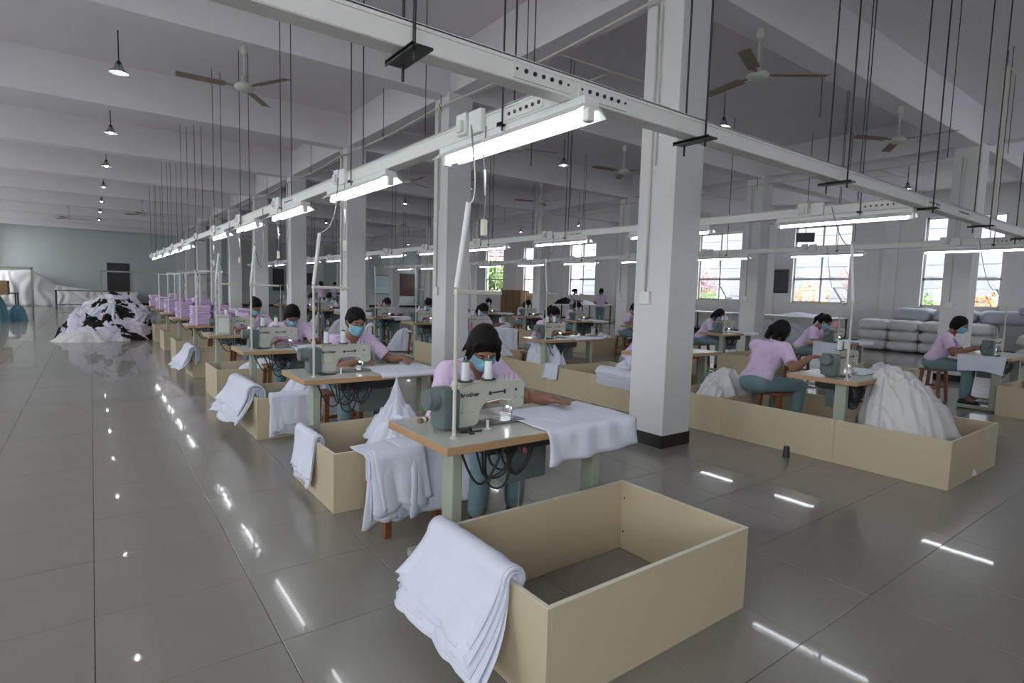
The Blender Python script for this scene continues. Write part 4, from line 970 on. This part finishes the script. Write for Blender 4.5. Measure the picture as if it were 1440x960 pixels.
wall_board((16.9, 39.94, 1.0), (18.2, 39.99, 2.3), mat('pale_blue_panel', (.55, .68, .70), .5), 'pale blue panel on the end wall left of the maroon board')
# dark square speaker hanging over the window
o = empty('loudspeaker', (12.1, 6.0, 2.72), .5, 'small grey box hanging in front of the window from a rod', 'speaker')
MB().box((-.1, -.17, -.09), (.1, .17, .09), ch=.008).build('case', dark_m, o); MB().tube([(0, 0, .09), (0, 0, ZC-2.72)], .006, 6).build('rod', rod_m, o)
# ------------------------------------------------------------------ window wall side: benches, bales, wardrobe
bench(18.9, 20.2, 8.4, 11.6, .85, 'metal legged bench with white top under the second window', top=white_pl)
bench(18.9, 20.2, 12.2, 16.2, .85, 'metal legged bench with white top under the third window', top=white_pl)
bench(16.2, 20.0, 18.9, 20.4, .92, 'long white cutting bench by the windows', top=white_pl)
mound((17.6, 19.6, .92), .55, .4, .28, 'dark garments heaped on the white cutting bench', 99, m_=blackcloth_m, name='garment_heap', cat='garments')
mound((18.9, 19.6, .92), .45, .4, .18, 'white garments heaped on the white cutting bench', 98, m_=cloth_m, name='garment_heap', cat='garments')
mound((19.5, 9.6, .85), .35, .8, .12, 'white cloth spread on the bench under the second window', 97, m_=cloth_m)
mound((18.35, 9.9, .0), .45, 1.2, .60, 'clear and white plastic wrapped goods under the second window bench', 96, m_=bale2_m, name='wrapped_goods', cat='goods', power=4)
t = empty('wardrobe', (20.0, 26.1, 0), 0, 'brown wooden cupboard against the window wall far back', 'cupboard')
MB().box((.0, 0, 0), (.65, 2.0, 1.5), ch=.01).build('body', card_m, t)
for k in range(3): MB().box((-.02, .04+.66*k, .05), (.0, .64+.66*k, 1.45)).build('door', card_m, t)
def pillow(seed, m_):
    nu, nv = 28, 18; V = []
    for j in range(nv+1):
        ph = PI*j/nv-PI/2
        for i in range(nu):
            th = 2*PI*i/nu; c = lambda a, p: math.copysign(abs(math.cos(a))**p, math.cos(a)); s = lambda a, p: math.copysign(abs(math.sin(a))**p, math.sin(a))
            x, y, z = c(ph, .45)*c(th, .35), c(ph, .45)*s(th, .35), s(ph, .6)
            w = 1+.05*nz(x*2, y*2, z*2+seed); z *= (1-.12*math.cos(y*PI*2)*.5)
            V.append((x*.5*w, y*.5*w, z*.5*w+.03*nz(x*3, y*3, seed)))
    F = [(j*nu+i, j*nu+(i+1) % nu, (j+1)*nu+(i+1) % nu, (j+1)*nu+i) for j in range(nv) for i in range(nu)]
    me = bpy.data.meshes.new('bale'); me.from_pydata(V, [], F); me.polygons.foreach_set('use_smooth', [True]*len(F)); me.materials.append(m_); return me
PM = [pillow(s, bale_m) for s in (1, 2, 3)]; PG = [pillow(s, bale2_m) for s in (4, 5)]
TN = ['bottom', 'second', 'third', 'top']
def bale(x, y, z, sx, sy, sz, me, label, a=0):
    o = link('quilt_bale', me, me.materials[0]); o.location = (x, y, z+sz/2); o.scale = (sx, sy, sz); o.rotation_euler = (0, 0, a)
    tag(o, label, 'bale', 'wrapped quilt bales')
for t_ in range(3):
    for i in range(4):
        bale(18.9, 7.0-.78*i, .02+.29*t_, 1.1, .80, .31, PM[(i+t_) % 3], 'white quilt bale in the stack left of the right column, %s tier, %s from left' % (TN[t_] if t_ < 2 else 'top', ORD[i]), rr.uniform(-.04, .04))
for i in range(4):
    bale(18.7, 3.3-.82*i, .02, 1.1, .82, .36, PM[i % 3], 'white quilt bale right of the right column, bottom tier, %s from left' % ORD[i])
    bale(18.7, 3.3-.82*i, .37, 1.1, .82, .36, PM[(i+1) % 3], 'white quilt bale right of the right column, second tier, %s from left' % ORD[i])
    bale(18.8, 3.2-.82*i, .72, 1.1, .84, .40, (PM+PG)[(i+2) % 5], 'white quilt bale right of the right column, third tier, %s from left' % ORD[i])
for i in range(3):
    bale(19.6, 6.3-1.0*i, .88, 1.2, 1.0, .38, PG[i % 2], 'grey quilt bale on top of the left bale stack, %s from left' % ORD[i], .15*i)
    bale(19.6, 3.4-1.1*i, 1.12, 1.2, 1.1, .32, PG[i % 2], 'grey quilt bale on top of the right bale stack, %s from left' % ORD[i], .1)

# ------------------------------------------------------------------ outside
struct('ground_outside', MB().box((XR+.3, -30, -.25), (70, 90, -.15)), mat('asphalt', (.22, .22, .22), .9, var=.1))
struct('ground_left', MB().box((-60, -30, -.25), (XL-.3, 90, -.15)), mat('paving', (.45, .45, .43), .9, var=.1))
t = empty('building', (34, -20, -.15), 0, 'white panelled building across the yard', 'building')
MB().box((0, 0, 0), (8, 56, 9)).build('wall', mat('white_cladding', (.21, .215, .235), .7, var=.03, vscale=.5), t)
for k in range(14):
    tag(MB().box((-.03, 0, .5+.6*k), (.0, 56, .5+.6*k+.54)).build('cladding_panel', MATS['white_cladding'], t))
def car(x, y, m_, label):
    t = empty('car', (x, y, -.15), 0, label, 'car')
    MB().prism([(-2.2, .35), (-2.15, .8), (-1.4, .95), (-.8, 1.42), (.8, 1.45), (1.6, .98), (2.2, .85), (2.25, .35)], -.85, .85, M=Matrix.Rotation(PI/2, 4, 'Z')).build('body', m_, t, bevel=.05)
    MB().prism([(-1.2, .97), (-.75, 1.36), (.75, 1.39), (1.3, 1.0)], -.865, .865, M=Matrix.Rotation(PI/2, 4, 'Z')).build('window', dark_m, t)
    for a in (-1.35, 1.4):
        for s_ in (-.8, .8): MB().tube([(s_-.1, a, .32), (s_+.1, a, .32)], .32, 16).build('wheel', dark_m, t)
car(27.5, 9.2, mat('blue_grey_paint', (.12, .15, .18), .3), 'blue grey car outside the window right of the notice board')
car(28.5, 4.4, mat('silver_paint', (.22, .23, .24), .3), 'silver car outside the window behind the right column')
leaf_b = MB()
def tree(x, y, h, r, m_, label, seed, n=500, ls=1.):
    t = empty('tree', (x, y, -.15), 0, label, 'tree'); q = rnd(seed)
    tr = MB().tube([(0, 0, 0), (.05, .02, h*.5), (0, 0, h*.8)], [.09, .06, .03], 7)
    for k in range(7):
        a = q.uniform(0, 6.28); tr.tube([(0, 0, h*(.35+.06*k)), (math.cos(a)*r*.7, math.sin(a)*r*.7, h*(.55+.06*k))], [.03, .008], 5)
    tr.build('trunk', card_m, t); L = MB()
    for k in range(n):
        u = Vector((q.gauss(0, 1), q.gauss(0, 1), q.gauss(0, 1))).normalized()*r*q.random()**.4; c = Vector((u.x, u.y, u.z*.8+h*.72)); s = q.uniform(.06, .13)*ls
        a = Vector((q.gauss(0, 1), q.gauss(0, 1), q.gauss(0, 1))).normalized(); b = a.orthogonal().normalized()
        L.add([c-a*s, c-b*s*.5, c+a*s, c+b*s*.5], [(0, 1, 2, 3)])
    tag(L.build('foliage', m_, t), kind='stuff')
gl = mat('leaf_green', (.13, .22, .04), .7, var=.3); pk = mat('blossom_pink', (.30, .16, .16), .7, var=.2); orl = mat('orange_leaves', (.36, .17, .05), .7, var=.2)
tree(26, 18.2, 3.2, 1.0, pk, 'pink blossomed shrub outside the third window', 1)
tree(24.0, 16.4, 1.9, .7, gl, 'low green bush outside the third window', 2, 300)
tree(27, 12.9, 2.4, .8, orl, 'reddish bush behind the car outside the second window', 3, 300)
tree(24.6, 10.1, 3.4, .7, pk, 'slender pink tree at the right of the second window', 4, 140)
tree(24, 7.6, 2.0, .6, gl, 'green bush outside the window left of the right column', 5, 260)
tree(24.5, 5.6, 1.9, .8, orl, 'orange bush outside the window right of the right column', 6, 300)
tree(26, 38.4, 3.7, 1.9, gl, 'leafy green tree outside the farthest window', 7, 2600, 1.9)
tree(23.6, 32.2, 3.2, 1.0, gl, 'smaller green tree outside the farthest window', 8, 500, 1.5)
t = empty('sign_board', (30, 41.3, 4.2), R_(-35), 'white board with red lettering outside the farthest window', 'sign')
MB().box((-2.2, 0, 0), (2.2, .1, 1.3)).build('panel', white_pl, t); q = rnd(9)
for k in range(4):
    g_ = MB()
    for a, b in (((0, 0, .0), (.55, .02, .12)), ((0, 0, .35), (.5, .02, .46)), ((0, 0, .7), (.55, .02, .8)), ((.02+.2*(k % 3), 0, 0), (.12+.2*(k % 3), .02, .8))):
        g_.box((a[0]-1.7+.85*k, a[1]-.03, a[2]+.25), (b[0]-1.7+.85*k, b[1]-.02, b[2]+.25))
    g_.build('lettering', mat('red_paint', (.7, .03, .06), .5), t)
for s_ in (-2, 2): MB().box((s_-.05, .02, -4.3), (s_+.05, .08, 0)).build('post', green_m, t)

# small plugs hanging on flex from the left row trunking
for k in range(5):
    y = 2.50+PITCHY*k; z = 1.74
    o = empty('hanging_plug', (1.66, y, z), 0, 'cream plug dangling on a flex under the left row trunking, %s from the front' % ORD[k], 'plug', 'plugs dangling from the left trunking')
    MB().box((-.014, -.014, -.04), (.014, .014, .045), ch=.005).build('plug_body', pvc_m, o)
    MB().tube([(0, 0, .045), (.008, .0, .2), (-.006, .01, .36), (0, 0, .52)], .0028, 5).build('flex', gcable_m, o, smooth=True)
    MB().tube([(.004, .0, .17), (.0, .004, .30)], .006, 6).build('sleeve', white_pl, o, smooth=True)
